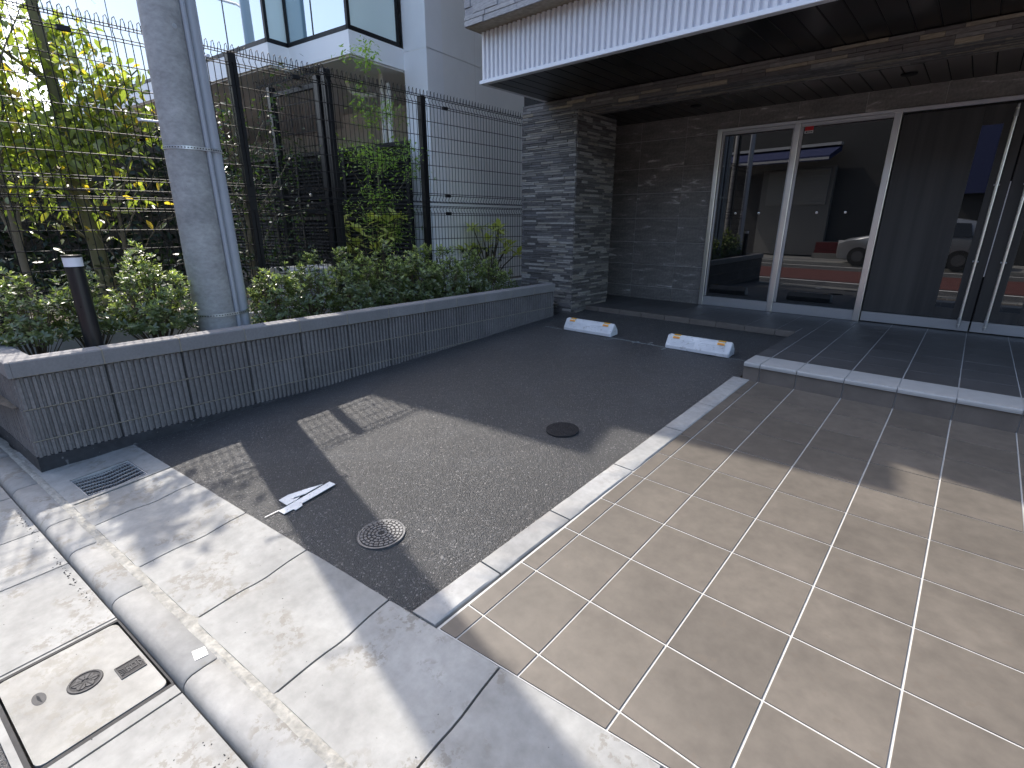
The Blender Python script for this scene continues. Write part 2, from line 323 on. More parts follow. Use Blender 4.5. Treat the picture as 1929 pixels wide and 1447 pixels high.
def centred(mb, name, mats, parent, smooth=False):   # object origin at its own middle, so that per-object texture offsets differ
    a = np.array(mb.v); c = a.mean(0); mb.v = [tuple(p) for p in a-c]
    return mb.build(name, mats, parent, smooth, tuple(c))

def thing(name, label, cat, loc=(0, 0, 0), group=None, rz=0.):
    o = bpy.data.objects.new(name, None); COL.objects.link(o); o.location = loc; o.rotation_euler = (0, 0, rz); o.empty_display_size = .1
    return tag(o, label, cat, group)
def tag(o, label, cat, group=None):
    o['label'] = label; o['category'] = cat
    if group: o['group'] = group
    return o
def struct(o): o['kind'] = 'structure'; return o
def stuff(o): o['kind'] = 'stuff'; return o
def copy_tree(o, parent=None):
    c = o.copy(); COL.objects.link(c)
    if parent is not None: c.parent = parent
    for ch in list(o.children): copy_tree(ch, c)
    return c

def GZ(x, y): return .196+.05376*(y-3.72)-.0058*(x+.793)
# street frame: u along the kerb, t towards the lot
TH = R(6.48); CU, SU = math.cos(TH), math.sin(TH); OX, OY = -1.257, .859
def ST(u, t, z): return (OX+u*CU-t*SU, OY+u*SU+t*CU, z)
def front_y(x): return OY+(x-OX)*math.tan(TH)
def clip(poly, f):   # keep the side where f(p) >= 0
    out = []
    for i in range(len(poly)):
        a, b = poly[i], poly[(i+1) % len(poly)]; fa, fb = f(a), f(b)
        if fa >= 0: out.append(a)
        if (fa >= 0) != (fb >= 0):
            k = fa/(fa-fb); out.append((a[0]+(b[0]-a[0])*k, a[1]+(b[1]-a[1])*k))
    return out

# ================================================================== THE GROUND
o = struct(MB().box(-150, 150, -150, 150, -1.2, -.12).build('ground', 'soil'))
def street_sheet(name, t0, t1, z, m, u0=-60, u1=60):
    return struct(MB().add([ST(u0, t0, z), ST(u1, t0, z), ST(u1, t1, z), ST(u0, t1, z)], [(0, 1, 2, 3)]).build(name, m))
street_sheet('road', -7.9, -.975, -.030, 'road')
street_sheet('red_lane', -5.7, -2.35, -.026, 'red')
for k, (t0, t1) in enumerate(((-2.12, -1.98), (-7.15, -7.02))): street_sheet('road_line', t0, t1, -.022, 'line')
far = struct(MB().add([ST(-60, -11.2, -.12), ST(60, -11.2, -.12), ST(60, -7.9, -.12), ST(-60, -7.9, -.12), ST(-60, -11.2, .05), ST(60, -11.2, .05), ST(60, -7.9, .05), ST(-60, -7.9, .05)],
     [(4, 5, 6, 7), (2, 3, 7, 6), (0, 1, 5, 4)]).build('far_pavement', 'conc'))

# parking lot asphalt, laid by hand: slightly uneven
XL, XR = -3.80, -1.20
nx, ny = 66, 120; vs_ = []; fs_ = []
from mathutils import noise as mnoise
for j in range(ny+1):
    for i in range(nx+1):
        x = XL+(XR-XL)*i/nx; y0 = front_y(x)+.001; y = y0+(5.9-y0)*j/ny
        e = min(1., (y-y0)/.12)
        dz = .007*mnoise.noise((x*1.9, y*1.9, 3.1))+.004*mnoise.noise((x*6, y*6, 8.))+.0028*mnoise.noise((x*19, y*19, 1.))
        vs_.append((x, y, GZ(x, y)-.003+dz*e))
for j in range(ny):
    for i in range(nx): a = j*(nx+1)+i; fs_.append((a, a+1, a+nx+2, a+nx+1))
lot = struct(MB().add(vs_, fs_).build('parking_lot_asphalt', 'asphalt', smooth=True))
# layout lines chalked before the stops were set
ch = MB()
for (x0, y0, x1, y1, wd) in ((-3.50, 4.485, -3.25, 4.483, .006), (-2.64, 4.49, -2.03, 4.487, .008), (-2.66, 4.40, -2.59, 4.47, .006), (-2.36, 4.44, -2.33, 4.53, .006), (-2.22, 4.52, -2.20, 4.57, .008), (-2.03, 4.40, -2.01, 4.46, .010), (-1.44, 4.497, -1.26, 4.50, .004)):
    d = Vector((x1-x0, y1-y0, 0)).normalized(); n = Vector((-d.y, d.x, 0))*wd/2
    p = [Vector((x0, y0, 0))-n, Vector((x1, y1, 0))-n, Vector((x1, y1, 0))+n, Vector((x0, y0, 0))+n]
    ch.add([(q.x, q.y, GZ(q.x, q.y)+.006) for q in p], [(0, 1, 2, 3)])
o = ch.build('chalk_line', 'chalk'); tag(o, 'thin pale chalk line on the asphalt between the two parking stops', 'chalk line')
# the stencilled white figure near the street edge
mk = MB()
for poly in ([(-2.365, .879), (-2.290, .885), (-2.296, .937), (-2.311, .962), (-2.316, .927), (-2.328, .942), (-2.316, .997), (-2.333, 1.10), (-2.355, 1.026), (-2.376, .930)],
             [(-2.272, .836), (-2.227, .841), (-2.231, .889), (-2.214, .893), (-2.226, .934), (-2.246, .940), (-2.278, 1.143), (-2.326, 1.136)]):
    mk.prism([(x, y, GZ(x, y)+.004) for x, y in poly], (0, 0, .0035))
mk.add([(x, y, GZ(x, y)+.004) for x, y in ((-2.280, .770), (-2.275, .770), (-2.278, .84), (-2.284, .84))], [(0, 1, 2, 3)])
o = mk.build('parking_number', 'line'); tag(o, 'white stencilled figure painted on the asphalt near the street edge', 'painted number')

# apron slabs, mortar joint, kerb stones, gutter pan
ap = bpy.data.objects.new('apron', None); COL.objects.link(ap); struct(ap)
def apron_z(u, t): x, y, _ = ST(u, t, 0); return GZ(x, y)+.001
ua = [-3.05, -2.50, -1.974, -1.67, -1.148, -.644, -.12, .40, .93, 1.46, 1.99, 2.5, 3.0]
GR = (-2.300, -2.010, -.385, -.105)
for k in range(len(ua)-1):
    a, b = ua[k]+.004, ua[k+1]-.004; mb = MB(); n = 10; m_ = 10
    dip = lambda u, t: -.010*math.exp(-((t+.20)/.07)**2)*(1 if u > -1.95 else .3)
    if k == 1:   # slab with the drain opening: a ring of four plates
        for (u0, u1, t0, t1) in ((a, GR[0], -.462, -.001), (GR[1], b, -.462, -.001), (GR[0], GR[1], -.462, GR[2]), (GR[0], GR[1], GR[3], -.001)):
            mb.add([ST(u0, t0, apron_z(u0, t0)), ST(u1, t0, apron_z(u1, t0)), ST(u1, t1, apron_z(u1, t1)), ST(u0, t1, apron_z(u0, t1))], [(0, 1, 2, 3)])
            mb.add([ST(u0, t0, -.1), ST(u1, t0, -.1), ST(u1, t1, -.1), ST(u0, t1, -.1), ST(u0, t0, apron_z(u0, t0)-.001), ST(u1, t0, apron_z(u1, t0)-.001), ST(u1, t1, apron_z(u1, t1)-.001), ST(u0, t1, apron_z(u0, t1)-.001)],
                   [(0, 1, 5, 4), (1, 2, 6, 5), (2, 3, 7, 6), (3, 0, 4, 7)])
    else:
        g = [ST(a+(b-a)*i/n, -.462+.461*j/m_, 0) for j in range(m_+1) for i in range(n+1)]
        vv = []
        for q, (x, y, _) in enumerate(g):
            i, j = q % (n+1), q//(n+1); u = a+(b-a)*i/n; t = -.462+.461*j/m_
            edge = .003 if (i in (0, n)) else 0
            vv.append((x, y, apron_z(u, t)+dip(u, t)-edge+.0015*mnoise.noise((x*7, y*7, 0))))
        mb.add(vv, [(j*(n+1)+i, j*(n+1)+i+1, (j+1)*(n+1)+i+1, (j+1)*(n+1)+i) for j in range(m_) for i in range(n)])
        ring = [j for j in range(n+1)]+[q*(n+1)+n for q in range(1, m_+1)]+[m_*(n+1)+j for j in range(n-1, -1, -1)]+[q*(n+1) for q in range(m_-1, 0, -1)]
        q = len(ring); mb.add([vv[j] for j in ring]+[(vv[j][0], vv[j][1], -.1) for j in ring], [(q+i, q+(i+1) % q, (i+1) % q, i) for i in range(q)])
    centred(mb, 'gutter_slab', 'conc', ap, True)
bed = MB(); bed.add([ST(-9, -.99, -.10), ST(3, -.99, -.10), ST(3, -.02, -.10), ST(-9, -.02, -.10)], [(0, 1, 2, 3)]).build('gutter_bed', 'joint', ap)
mo = MB(); n = 260; vv = []
for i in range(n+1):
    u = -9.0+12.0*i/n
    for t, dz in ((-.505, -.006), (-.489, .0035), (-.474, .003), (-.450, -.005)):
        vv.append(ST(u, t+.010*mnoise.noise((u*11, t*30, 2))+.005*mnoise.noise((u*37, t*40, 9)), .0195+dz+.005*mnoise.noise((u*30, t*60, 5))))
mo.add(vv, [(i*4+j, (i+1)*4+j, (i+1)*4+j+1, i*4+j+1) for i in range(n) for j in range(3)]).build('mortar_bead', 'mortar', ap, True)
kb = bpy.data.objects.new('street_kerb', None); COL.objects.link(kb); struct(kb)
uk = [-9, -8.4, -7.8, -7.2, -6.6, -6.0, -5.4, -4.8, -4.2, -3.6, -3.0, -2.42, -1.84, -1.50, -1.003, -.40, .2, .8, 1.4, 2.0, 2.6, 3.2]
prof = [(-.492, -.08), (-.492, .017), (-.498, .022), (-.540, .023), (-.576, .021), (-.591, .015), (-.601, .004), (-.605, -.008), (-.609, -.08)]
for k in range(len(uk)-1):
    a, b = uk[k]+.003, uk[k+1]-.003; mb = MB(); vv = []
    for u, s_ in ((a, .003), (a+.006, 0), (b-.006, 0), (b, .003)):
        vv += [ST(u, t, z-s_) for t, z in prof]
    q = len(prof); mb.add(vv, [(i*q+j, i*q+j+1, (i+1)*q+j+1, (i+1)*q+j) for i in range(3) for j in range(q-1)]+[tuple(range(q-1, -1, -1)), tuple(3*q+i for i in range(q))])
    centred(mb, 'kerb_stone', 'conc2', kb, True)
pn = bpy.data.objects.new('gutter_pan', None); COL.objects.link(pn); struct(pn)
up_ = [-9, -8.0, -7, -6, -5, -4, -3.48, -2.95, -2.43, -1.909, -1.49, -.946, -.400, .18, .76, 1.34, 1.92, 2.5]
for k in range(len(up_)-1):
    a, b = up_[k]+.004, up_[k+1]-.004; mb = MB()
    if abs(up_[k]+.946) < .01:       # the bay that holds the manhole lid: border pieces round the lid
        L0, L1, T0, T1 = -.925, -.455, -.958, -.612
        for (u0, u1, t0, t1) in ((a, L0-.006, -.985, -.612), (L1+.006, b, -.985, -.612), (L0-.006, L1+.006, -.985, T0-.008)):
            mb.prism([ST(u0, t0, -.09), ST(u1, t0, -.09), ST(u1, t1, -.09), ST(u0, t1, -.09)], (0, 0, .071))
    else:
        mb.prism([ST(a, -.985, -.09), ST(b, -.985, -.09), ST(b, -.612, -.09), ST(a, -.612, -.09)], (0, 0, .071))
    centred(mb, 'gutter_slab', 'conc', pn)
dirt = MB()      # the black crumbs swept along the kerb foot
for k in range(420):
    u = RNG.uniform(-2.2, .9); t = -.628-abs(RNG.normal(0, .012)); s_ = RNG.uniform(.0015, .005)
    if -1.0 < u < -.42: continue
    if RNG.random() > .5+.5*math.sin(u*9+1): continue
    p = Vector(ST(u, t, -.0185)); a = RNG.uniform(0, 6)
    dirt.add([(p.x+s_*math.cos(a+q*2.1), p.y+s_*math.sin(a+q*2.1), p.z) for q in range(3)]+[(p.x, p.y, p.z+s_*.7)], [(0, 1, 3), (1, 2, 3), (2, 0, 3)])
for k in range(130):
    u = RNG.uniform(-2.2, 1.6); t = RNG.uniform(-.97, -.05)
    if -.62 < t < -.45: continue
    s_ = RNG.uniform(.001, .003); p = Vector(ST(u, t, (-.0185 if t < -.55 else apron_z(u, t)))); a = RNG.uniform(0, 6)
    dirt.add([(p.x+s_*math.cos(a+q*2.1), p.y+s_*math.sin(a+q*2.1), p.z) for q in range(3)]+[(p.x, p.y, p.z+s_*.7)], [(0, 1, 3), (1, 2, 3), (2, 0, 3)])
stuff(dirt.build('street_grit', 'core'))
o = MB().prism([ST(-.49, -.535, .0242), ST(-.445, -.545, .0240), ST(-.435, -.508, .0242), ST(-.478, -.499, .0242)], (0, 0, .0012)).build('survey_tag', 'sticker_white')
tag(o, 'small white square marker stuck on the kerb stone beside the square manhole lid', 'marker')

# square manhole lid with its three iron inserts
lid = thing('square_manhole', 'square concrete manhole lid with three iron inserts in the gutter', 'manhole lid', ST(-.69, -.785, -.019))
def LP(u, t, z=0): v = Vector(ST(u, t, z))-Vector(ST(-.69, -.785, 0)); return (v.x, v.y, z)
mb = MB(); a, b, c_, d = -.912, -.468, -.948, -.622; r_ = .022; pts = []
for (cx_, cy_, a0) in ((b-r_, c_+r_, -90), (b-r_, d-r_, 0), (a+r_, d-r_, 90), (a+r_, c_+r_, 180)):
    for q in range(4): an = R(a0+q*30); pts.append((cx_+r_*math.cos(an), cy_+r_*math.sin(an)))
mb.prism([LP(x, y, -.06) for x, y in pts], (0, 0, .061)); mb.build('cover_plate', 'lidconc', lid)
fr = MB()
for (u0, u1, t0, t1) in ((-.931, -.918, -.966, -.612), (-.462, -.449, -.966, -.612), (-.918, -.462, -.966, -.954), (-.918, -.462, -.616, -.610)):
    fr.prism([LP(u0, t0, -.06), LP(u1, t0, -.06), LP(u1, t1, -.06), LP(u0, t1, -.06)], (0, 0, .0605))
fr.build('cover_frame', 'iron2', lid)
def disc(mb, u, t, r, z0, z1, n=28, m=0, ry=None): mb.prism([LP(u+r*math.cos(2*math.pi*i/n), t+(ry or r)*math.sin(2*math.pi*i/n), z0) for i in range(n)], (0, 0, z1-z0), m)
em = MB(); eu, et = -.695, -.775; disc(em, eu, et, .047, .0005, .0022)
for i in range(24):
    a0, a1 = 2*math.pi*i/24, 2*math.pi*(i+1)/24
    em.prism([LP(eu+r*math.cos(a_), et+r*math.sin(a_), .0022) for r, a_ in ((.040, a0), (.045, a0), (.045, a1), (.040, a1))], (0, 0, .0025), 1)
for i in range(6):
    a0 = 2*math.pi*i/6+.3; cx_, cy_ = eu+.021*math.cos(a0), et+.021*math.sin(a0)
    em.prism([LP(cx_+.0125*math.cos(q), cy_+.0125*math.sin(q), .0022) for q in [2*math.pi*j/8 for j in range(8)]], (0, 0, .0022), 1)
    em.prism([LP(eu+r*math.cos(a0+da), et+r*math.sin(a0+da), .0044) for r, da in ((.010, -.16), (.036, -.05), (.036, .05), (.010, .16))], (0, 0, .0012), 0)
em.build('emblem', ['iron2', 'ironl'], lid)
pl = MB(); pc = (-.640, -.668)
pl.prism([LP(pc[0]+x, pc[1]+y, .0005) for x, y in ((-.033, -.036), (.033, -.036), (.033, .036), (-.033, .036))], (0, 0, .002))
for x0, x1, y0, y1 in ((-.033, .033, -.036, -.033), (-.033, .033, .033, .036), (-.033, -.030, -.033, .033), (.030, .033, -.033, .033)):
    pl.prism([LP(pc[0]+x, pc[1]+y, .0025) for x, y in ((x0, y0), (x1, y0), (x1, y1), (x0, y1))], (0, 0, .002), 1)
plate = pl.build('name_plate', ['iron2', 'ironl'], lid)
def text_mesh(name, s, size, m, parent, mw, ext=.001):
    cu = bpy.data.curves.new(name, 'FONT'); cu.body = s; cu.size = size; cu.extrude = ext; cu.align_x = 'CENTER'; cu.align_y = 'CENTER'
    tmp = bpy.data.objects.new(name, cu); COL.objects.link(tmp); bpy.context.view_layer.update()
    me = bpy.data.meshes.new_from_object(tmp.evaluated_get(bpy.context.evaluated_depsgraph_get())); bpy.data.objects.remove(tmp)
    me.materials.clear(); me.materials.append(MT[m]); ob = link(name, me, parent); ob.matrix_local = mw; return ob
for s, dx in (('合', -.0005), ('流', .0)):
    dy = .016 if s == '合' else -.016
    p = LP(pc[0], pc[1]+dy, .0036)
    text_mesh('lettering', s, .040, 'ironl', lid, Matrix.Translation(p) @ Matrix.Rotation(TH, 4, 'Z'))
hs = MB(); hu, ht = -.737, -.880; disc(hs, hu, ht, .030, .0005, .002, 24, 0, .017)
hs.prism([LP(hu+x, ht+y, .002) for x, y in ((-.022, -.0015), (-.006, -.004), (.004, -.004), (.026, .003), (.004, .003), (-.006, .003))], (0, 0, .0006), 1)
hs.build('key_hole', ['ironl', 'pit'], lid)

# drain grate
gr = thing('drain_grate', 'galvanised steel drain grate sagging in the concrete apron at the planter foot', 'drain grate', ST(-2.155, -.245, .024))
def GP(u, t, z): v = Vector(ST(u, t, 0))-Vector(ST(-2.155, -.245, 0)); s_ = .0537*((OY+u*SU+t*CU)-(ST(-2.155, -.245, 0)[1])); return (v.x, v.y, z+s_)
pit = MB(); pit.prism([GP(GR[0], GR[2], -.12), GP(GR[1], GR[2], -.12), GP(GR[1], GR[3], -.12), GP(GR[0], GR[3], -.12)], (0, 0, .045)); pit.build('pit', 'pit', gr)
fr = MB()
for (u0, u1, t0, t1) in ((GR[0], GR[0]+.006, GR[2], GR[3]), (GR[1]-.006, GR[1], GR[2], GR[3])):
    fr.prism([GP(u0, t0, -.03), GP(u1, t0, -.03), GP(u1, t1, -.03), GP(u0, t1, -.03)], (0, 0, .034))
TM = (GR[2]+GR[3])/2
def sagt(t): return -.013*(1-abs(t-TM)/((GR[3]-GR[2])/2))
def strip(mb, u0, u1, z0, z1):
    for ta, tb in ((GR[2]+.006, TM), (TM, GR[3]-.006)):
        za, zb = sagt(ta), sagt(tb)
        mb.add([GP(u0, ta, z0+za), GP(u1, ta, z0+za), GP(u1, tb, z0+zb), GP(u0, tb, z0+zb), GP(u0, ta, z1+za), GP(u1, ta, z1+za), GP(u1, tb, z1+zb), GP(u0, tb, z1+zb)],
               [(4, 5, 6, 7), (0, 1, 5, 4), (1, 2, 6, 5), (2, 3, 7, 6), (3, 0, 4, 7)])
for t0, t1 in ((GR[2], GR[2]+.006), (GR[3]-.006, GR[3])):
    fr.prism([GP(GR[0], t0, -.03), GP(GR[1], t0, -.03), GP(GR[1], t1, -.03), GP(GR[0], t1, -.03)], (0, 0, .033))
fr.build('grate_frame', 'galv', gr)
for k in range(6):
    u = GR[0]+.006+(GR[1]-GR[0]-.012)*(k+.5)/6; bb = MB(); strip(bb, u-.0032, u+.0032, -.008, .003); bb.build('long_bar', 'galv', gr)
for k in range(19):
    t = GR[2]+.006+(GR[3]-GR[2]-.012)*(k+1)/20; s_ = sagt(t)-.001
    MB().prism([GP(GR[0]+.004, t-.0016, -.006+s_), GP(GR[1]-.004, t-.0016, -.006+s_), GP(GR[1]-.004, t+.0016, -.006+s_), GP(GR[0]+.004, t+.0016, -.006+s_)], (0, 0, .006)).build('cross_bar', 'ironl', gr)

# round iron covers in the asphalt
def cover(x, y, r, label, m1, m2, rings):
    t = thing('manhole_cover', label, 'manhole cover', (x, y, GZ(x, y)+.004)); t.rotation_euler = (math.atan(.05376), 0, 0)
    MB().lathe([(r+.008, -.03), (r+.008, .001), (r, .0015), (r, -.001)], 48).build('rim', m1, t, True)
    mb = MB().lathe([(r-.002, -.02), (r-.002, .001)], 48)
    mb.build('plate', m2, t)
    ri = MB()
    for q, rr in enumerate(rings):
        n = max(10, int(rr*2*math.pi/.022)); 
        for i in range(n):
            a0 = 2*math.pi*(i+.12)/n+q*.2; a1 = 2*math.pi*(i+.85)/n+q*.2
            ri.prism([(rad*math.cos(a_), rad*math.sin(a_), .001) for rad, a_ in ((rr-.0055, a0), (rr+.0055, a0), (rr+.0055, a1), (rr-.0055, a1))], (0, 0, .003))
    ri.build('ring_pattern', m1, t); return t
cover(-1.733, 1.058, .098, 'grey iron manhole cover in the half sunlit asphalt near the street', 'iron', 'iron2', (.088, .072, .055, .038, .021))
cover(-1.735, 2.428, .096, 'black iron manhole cover sunk in the shaded asphalt', 'iron2', 'iron2', (.085, .068, .051, .034, .017))

# edging strip between lot and tiles
es = bpy.data.objects.new('edging_strip', None); COL.objects.link(es); struct(es)
def stripL(y): return -1.257+.006*(y-.86)
def stripR(y): return -1.148+.012*(y-.86)
ys = [front_y(-1.2)+.002, 1.212, 1.675, 2.245, 2.86, 3.36, 4.055]
for k in range(6):
    a, b = ys[k]+.004, ys[k+1]-.004; mb = MB(); n = 8; vv = []
    for i in range(n+1):
        y = a+(b-a)*i/n; xl, xr = stripL(y), stripR(y)
        e = .004 if i in (0, n) else 0
        ja = .0022*mnoise.noise((y*14, 2, 0)); jb = .0022*mnoise.noise((y*14, 7, 0))
        ya = y+(front_y(xl)-front_y(-1.2) if k == 0 and i == 0 else 0); yb = y+(front_y(xr)-front_y(-1.2) if k == 0 and i == 0 else 0)
        vv += [(xl+ja, ya, GZ(xl, y)-.06), (xl+ja, ya, GZ(xl, y)+.004), (xl+.006+ja, ya, GZ(xl, y)+.009-e), (xr-.005+jb, yb, GZ(xr, y)+.008-e), (xr+jb, yb, GZ(xr, y)+.003), (xr+jb, yb, GZ(xr, y)-.06)]
    mb.add(vv, [(i*6+j, (i+1)*6+j, (i+1)*6+j+1, i*6+j+1) for i in range(n) for j in range(5)]+[(0, 1, 2, 3, 4, 5), tuple(n*6+5-i for i in range(6))])
    centred(mb, 'edging_stone', 'strip', es, True)

# tiled forecourt
fc = bpy.data.objects.new('tiled_forecourt', None); COL.objects.link(fc); struct(fc)
XE = 3.2
gp = [(stripR(2)+.0, .0), (XE, .0), (XE, 4.06), (stripR(2), 4.06)]
gp = clip(gp, lambda p: p[1]-front_y(p[0])-.002)
MB().prism([(x, y, GZ(x, y)-.03) for x, y in gp], (0, 0, .0285)).build('grout_bed', 'grout', fc)
colx = [stripR(2.4)+.006, -1.047]+[-.793+.3*k for k in range(13)]
rowy = [4.04]+[3.72-.3*k for k in range(12)]
G2 = .0036
def tile_mb(poly, h=.0022):
    n = len(poly); cxm = sum(p[0] for p in poly)/n; cym = sum(p[1] for p in poly)/n
    ins = [(p[0]+(cxm-p[0])*.008, p[1]+(cym-p[1])*.008) for p in poly]
    zc = GZ(cxm, cym); rel = lambda x, y: GZ(x, y)-zc
    v = [(x-cxm, y-cym, rel(x, y)-.012) for x, y in poly]+[(x-cxm, y-cym, rel(x, y)+h-.001) for x, y in poly]+[(x-cxm, y-cym, rel(x, y)+h) for x, y in ins]
    f = [(i, (i+1) % n, n+(i+1) % n, n+i) for i in range(n)]+[(n+i, n+(i+1) % n, 2*n+(i+1) % n, 2*n+i) for i in range(n)]+[tuple(2*n+i for i in range(n))]
    return MB().add(v, f), (cxm, cym, zc)
cache = {}
for i in range(len(colx)-1):
    for j in range(len(rowy)-1):
        x0, x1 = colx[i]+(G2 if i else .001), colx[i+1]-G2; y1, y0 = rowy[j]-(G2 if j else .004), rowy[j+1]+G2
        poly = [(x0, y0), (x1, y0), (x1, y1), (x0, y1)]
        cl = clip(poly, lambda p: p[1]-front_y(p[0])-.006)
        if len(cl) < 3: continue
        area = abs(sum(cl[q][0]*cl[(q+1) % len(cl)][1]-cl[(q+1) % len(cl)][0]*cl[q][1] for q in range(len(cl))))/2
        if area < .0004: continue
        key = (round(x1-x0, 4), round(y1-y0, 4)) if len(cl) == 4 and abs(area-(x1-x0)*(y1-y0)) < 1e-7 else None
        mb, c = tile_mb(cl)
        me = cache.get(key) if key else None
        if me is None:
            me = mb.mesh('tile', 'tile')
            if key: cache[key] = me
        link('tile', me, fc, c)

# entrance platform
PZ = .355
pf = bpy.data.objects.new('entrance_platform', None); COL.objects.link(pf); struct(pf)
XPL = -1.165; YB = 5.53; NB = 4.315
base = [(-4.4, YB+.016), (XPL+.012, YB+.016), (XPL+.012, 4.052), (XE, 4.052), (XE, 6.70), (-4.4, 6.70)]
MB().prism([(x, y, -.1) for x, y in base], (0, 0, PZ-.0015+.1)).build('platform_core', 'platgrout', pf)
pcol = [XE]+[-.793+.3*k for k in range(12, -1, -1)]+[-1.047-.3*k for k in range(0, 12)]; pcol = sorted(pcol)
prow = [NB, 4.615, 4.915, 5.215, YB, 5.815, 6.115, 6.415, 6.66]
for i in range(len(pcol)-1):
    x0, x1 = pcol[i]+.003, pcol[i+1]-.003
    # nosing and riser
    if x1 > XPL+.02:
        a = max(x0, XPL); mb = MB()
        pr = [(4.030, PZ-.028), (4.030, PZ-.006), (4.034, PZ+.002), (4.055, PZ+.003), (NB-.003, PZ+.003), (NB-.003, PZ-.01), (4.052, PZ-.028)]
        v = [(x, y, z) for x in (a, x1) for y, z in pr]; q = len(pr)
        mb.add(v, [(j, q+j, q+(j+1) % q, (j+1) % q) for j in range(q)]+[tuple(range(q)), tuple(q+q-1-j for j in range(q))])
        mb.box(a, x1, 4.0285, 4.031, PZ-.020, PZ-.012)
        mb.box(a, x1, 4.060, 4.062, PZ+.002, PZ+.0042)
        centred(mb, 'step_nosing', 'nosing', pf)
        mb = MB(); zb = GZ((a+x1)/2, 4.04)
        mb.add([(a, 4.042, GZ(a, 4.04)-.01), (x1, 4.042, GZ(x1, 4.04)-.01), (x1, 4.042, PZ-.032), (a, 4.042, PZ-.032), (a, 4.053, GZ(a, 4.04)-.01), (x1, 4.053, GZ(x1, 4.04)-.01), (x1, 4.053, PZ-.032), (a, 4.053, PZ-.032)],
               [(0, 1, 2, 3), (1, 5, 6, 2), (4, 0, 3, 7), (3, 2, 6, 7)])
        centred(mb, 'riser_tile', 'riser', pf)
    for j in range(len(prow)-1):
        y0, y1 = prow[j]+.003, prow[j+1]-.003
        if j < 4 and x1 < XPL+.02: continue
        a = max(x0, XPL+.002) if j < 4 else x0
        if j == 4 and x0 < XPL-.02:
            b_ = min(x1, XPL-.004); mb = MB().cham(a, b_, YB-.002, y0+.054, PZ-.055, PZ+.0025, .002); centred(mb, 'edge_tile', 'riser', pf)
            mb = MB().cham(a, b_, y0+.058, y1, PZ-.012, PZ+.0012, .0015); centred(mb, 'platform_tile', 'plat', pf)
            if x1 <= XPL: continue
            a = XPL+.002
        mb = MB().cham(a, x1, y0, y1, PZ-.012, PZ+.0012, .0015); centred(mb, 'platform_tile', 'plat', pf)
MB().box(XPL-.004, XPL+.010, 4.053, YB, 0, PZ-.012).build('side_riser', 'riser', pf)
# ================================================================== PLANTER
XP = -3.753; Y0 = .130; BL = .4046; BH = .190; ZT = .587
pw = thing('planter_wall', 'low planter wall of ribbed grey blocks with smooth coping beside the parking space', 'planter wall', (XP, Y0, 0))
def PW(v): return [(p[0]-XP, p[1]-Y0, p[2]) for p in v]
def ribbed(h, L=BL, nr=12):       # block in local coords: length along +y, face towards +x, z 0..h
    mb = MB(); L2 = L-.005; pts = []; p = L2/nr
    for k in range(nr):
        y = k*p; e = RNG.uniform(-.0012, .0012)
        pts += [(-.017, y+.0035), (e, y+.0075), (e, y+p*.66), (-.017, y+p*.66+.004)]
    pts += [(-.017, L2)]
    loop = [(-.10, 0)]+pts+[(-.10, L2)]; n = len(loop)
    v = [(x, y, z) for z in (0, h-.0045, h) for x, y in loop]
    v[2*n:] = [(x-(.004 if x > -.005 else 0), y, h) for x, y in loop]
    mb.add(v, [(l*n+i, l*n+(i+1) % n, (l+1)*n+(i+1) % n, (l+1)*n+i) for l in range(2) for i in range(n)]+[tuple(2*n+i for i in range(n))])
    return mb
variants = {}
for h in (BH-.008, .093):
    variants[h] = [ribbed(h).mesh('ribbed_block', 'block') for _ in range(4)]
for c in range(3):
    for k in range(12):
        h = BH-.008 if c < 2 else .093
        z = ZT-BH*(c+1)+.002 if c < 2 else ZT-2*BH-.093-.006
        link('ribbed_block', random.choice(variants[h]), pw, (random.uniform(-.0015, .0015), k*BL+.0025, z))
jm = MB(); jm.box(-.10, -.0185, .004, 12*BL-.004, ZT-2*BH-.10, ZT+.002); jm.build('mortar_core', 'core', pw)
jb = MB()
for c in (1, 2): jb.box(-.02, -.0025, 0.003, 12*BL, ZT-BH*c-.0035, ZT-BH*c+.0018)
jb.build('bed_joint', 'capjoint', pw)
MB().box(-.11, .002, -.002, 12*BL, -.06, ZT-2*BH-.098).build('footing', 'tar', pw)
def cop(L): return MB().add([(x, y, z) for y, e in ((0, .003), (.004, 0), (L-.004, 0), (L, .003)) for x, z in ((-.118, 0), (-.118, .082-e), (-.110, .088-e), (.006, .088-e), (.014-e, .080-e), (.014-e, 0))],
    [(i*6+j, (i+1)*6+j, (i+1)*6+(j+1) % 6, i*6+(j+1) % 6) for i in range(3) for j in range(6)]+[tuple(range(6)), tuple(18+5-i for i in range(6))])
cm = cop(BL-.007).mesh('coping_stone', 'coping')
for k in range(12): link('coping_stone', cm, pw, (0, k*BL+.0035, ZT+.004))
MB().box(-.114, .0105, .0, 12*BL-.004, ZT+.001, ZT+.0885).build('coping_joint', 'capjoint', pw)
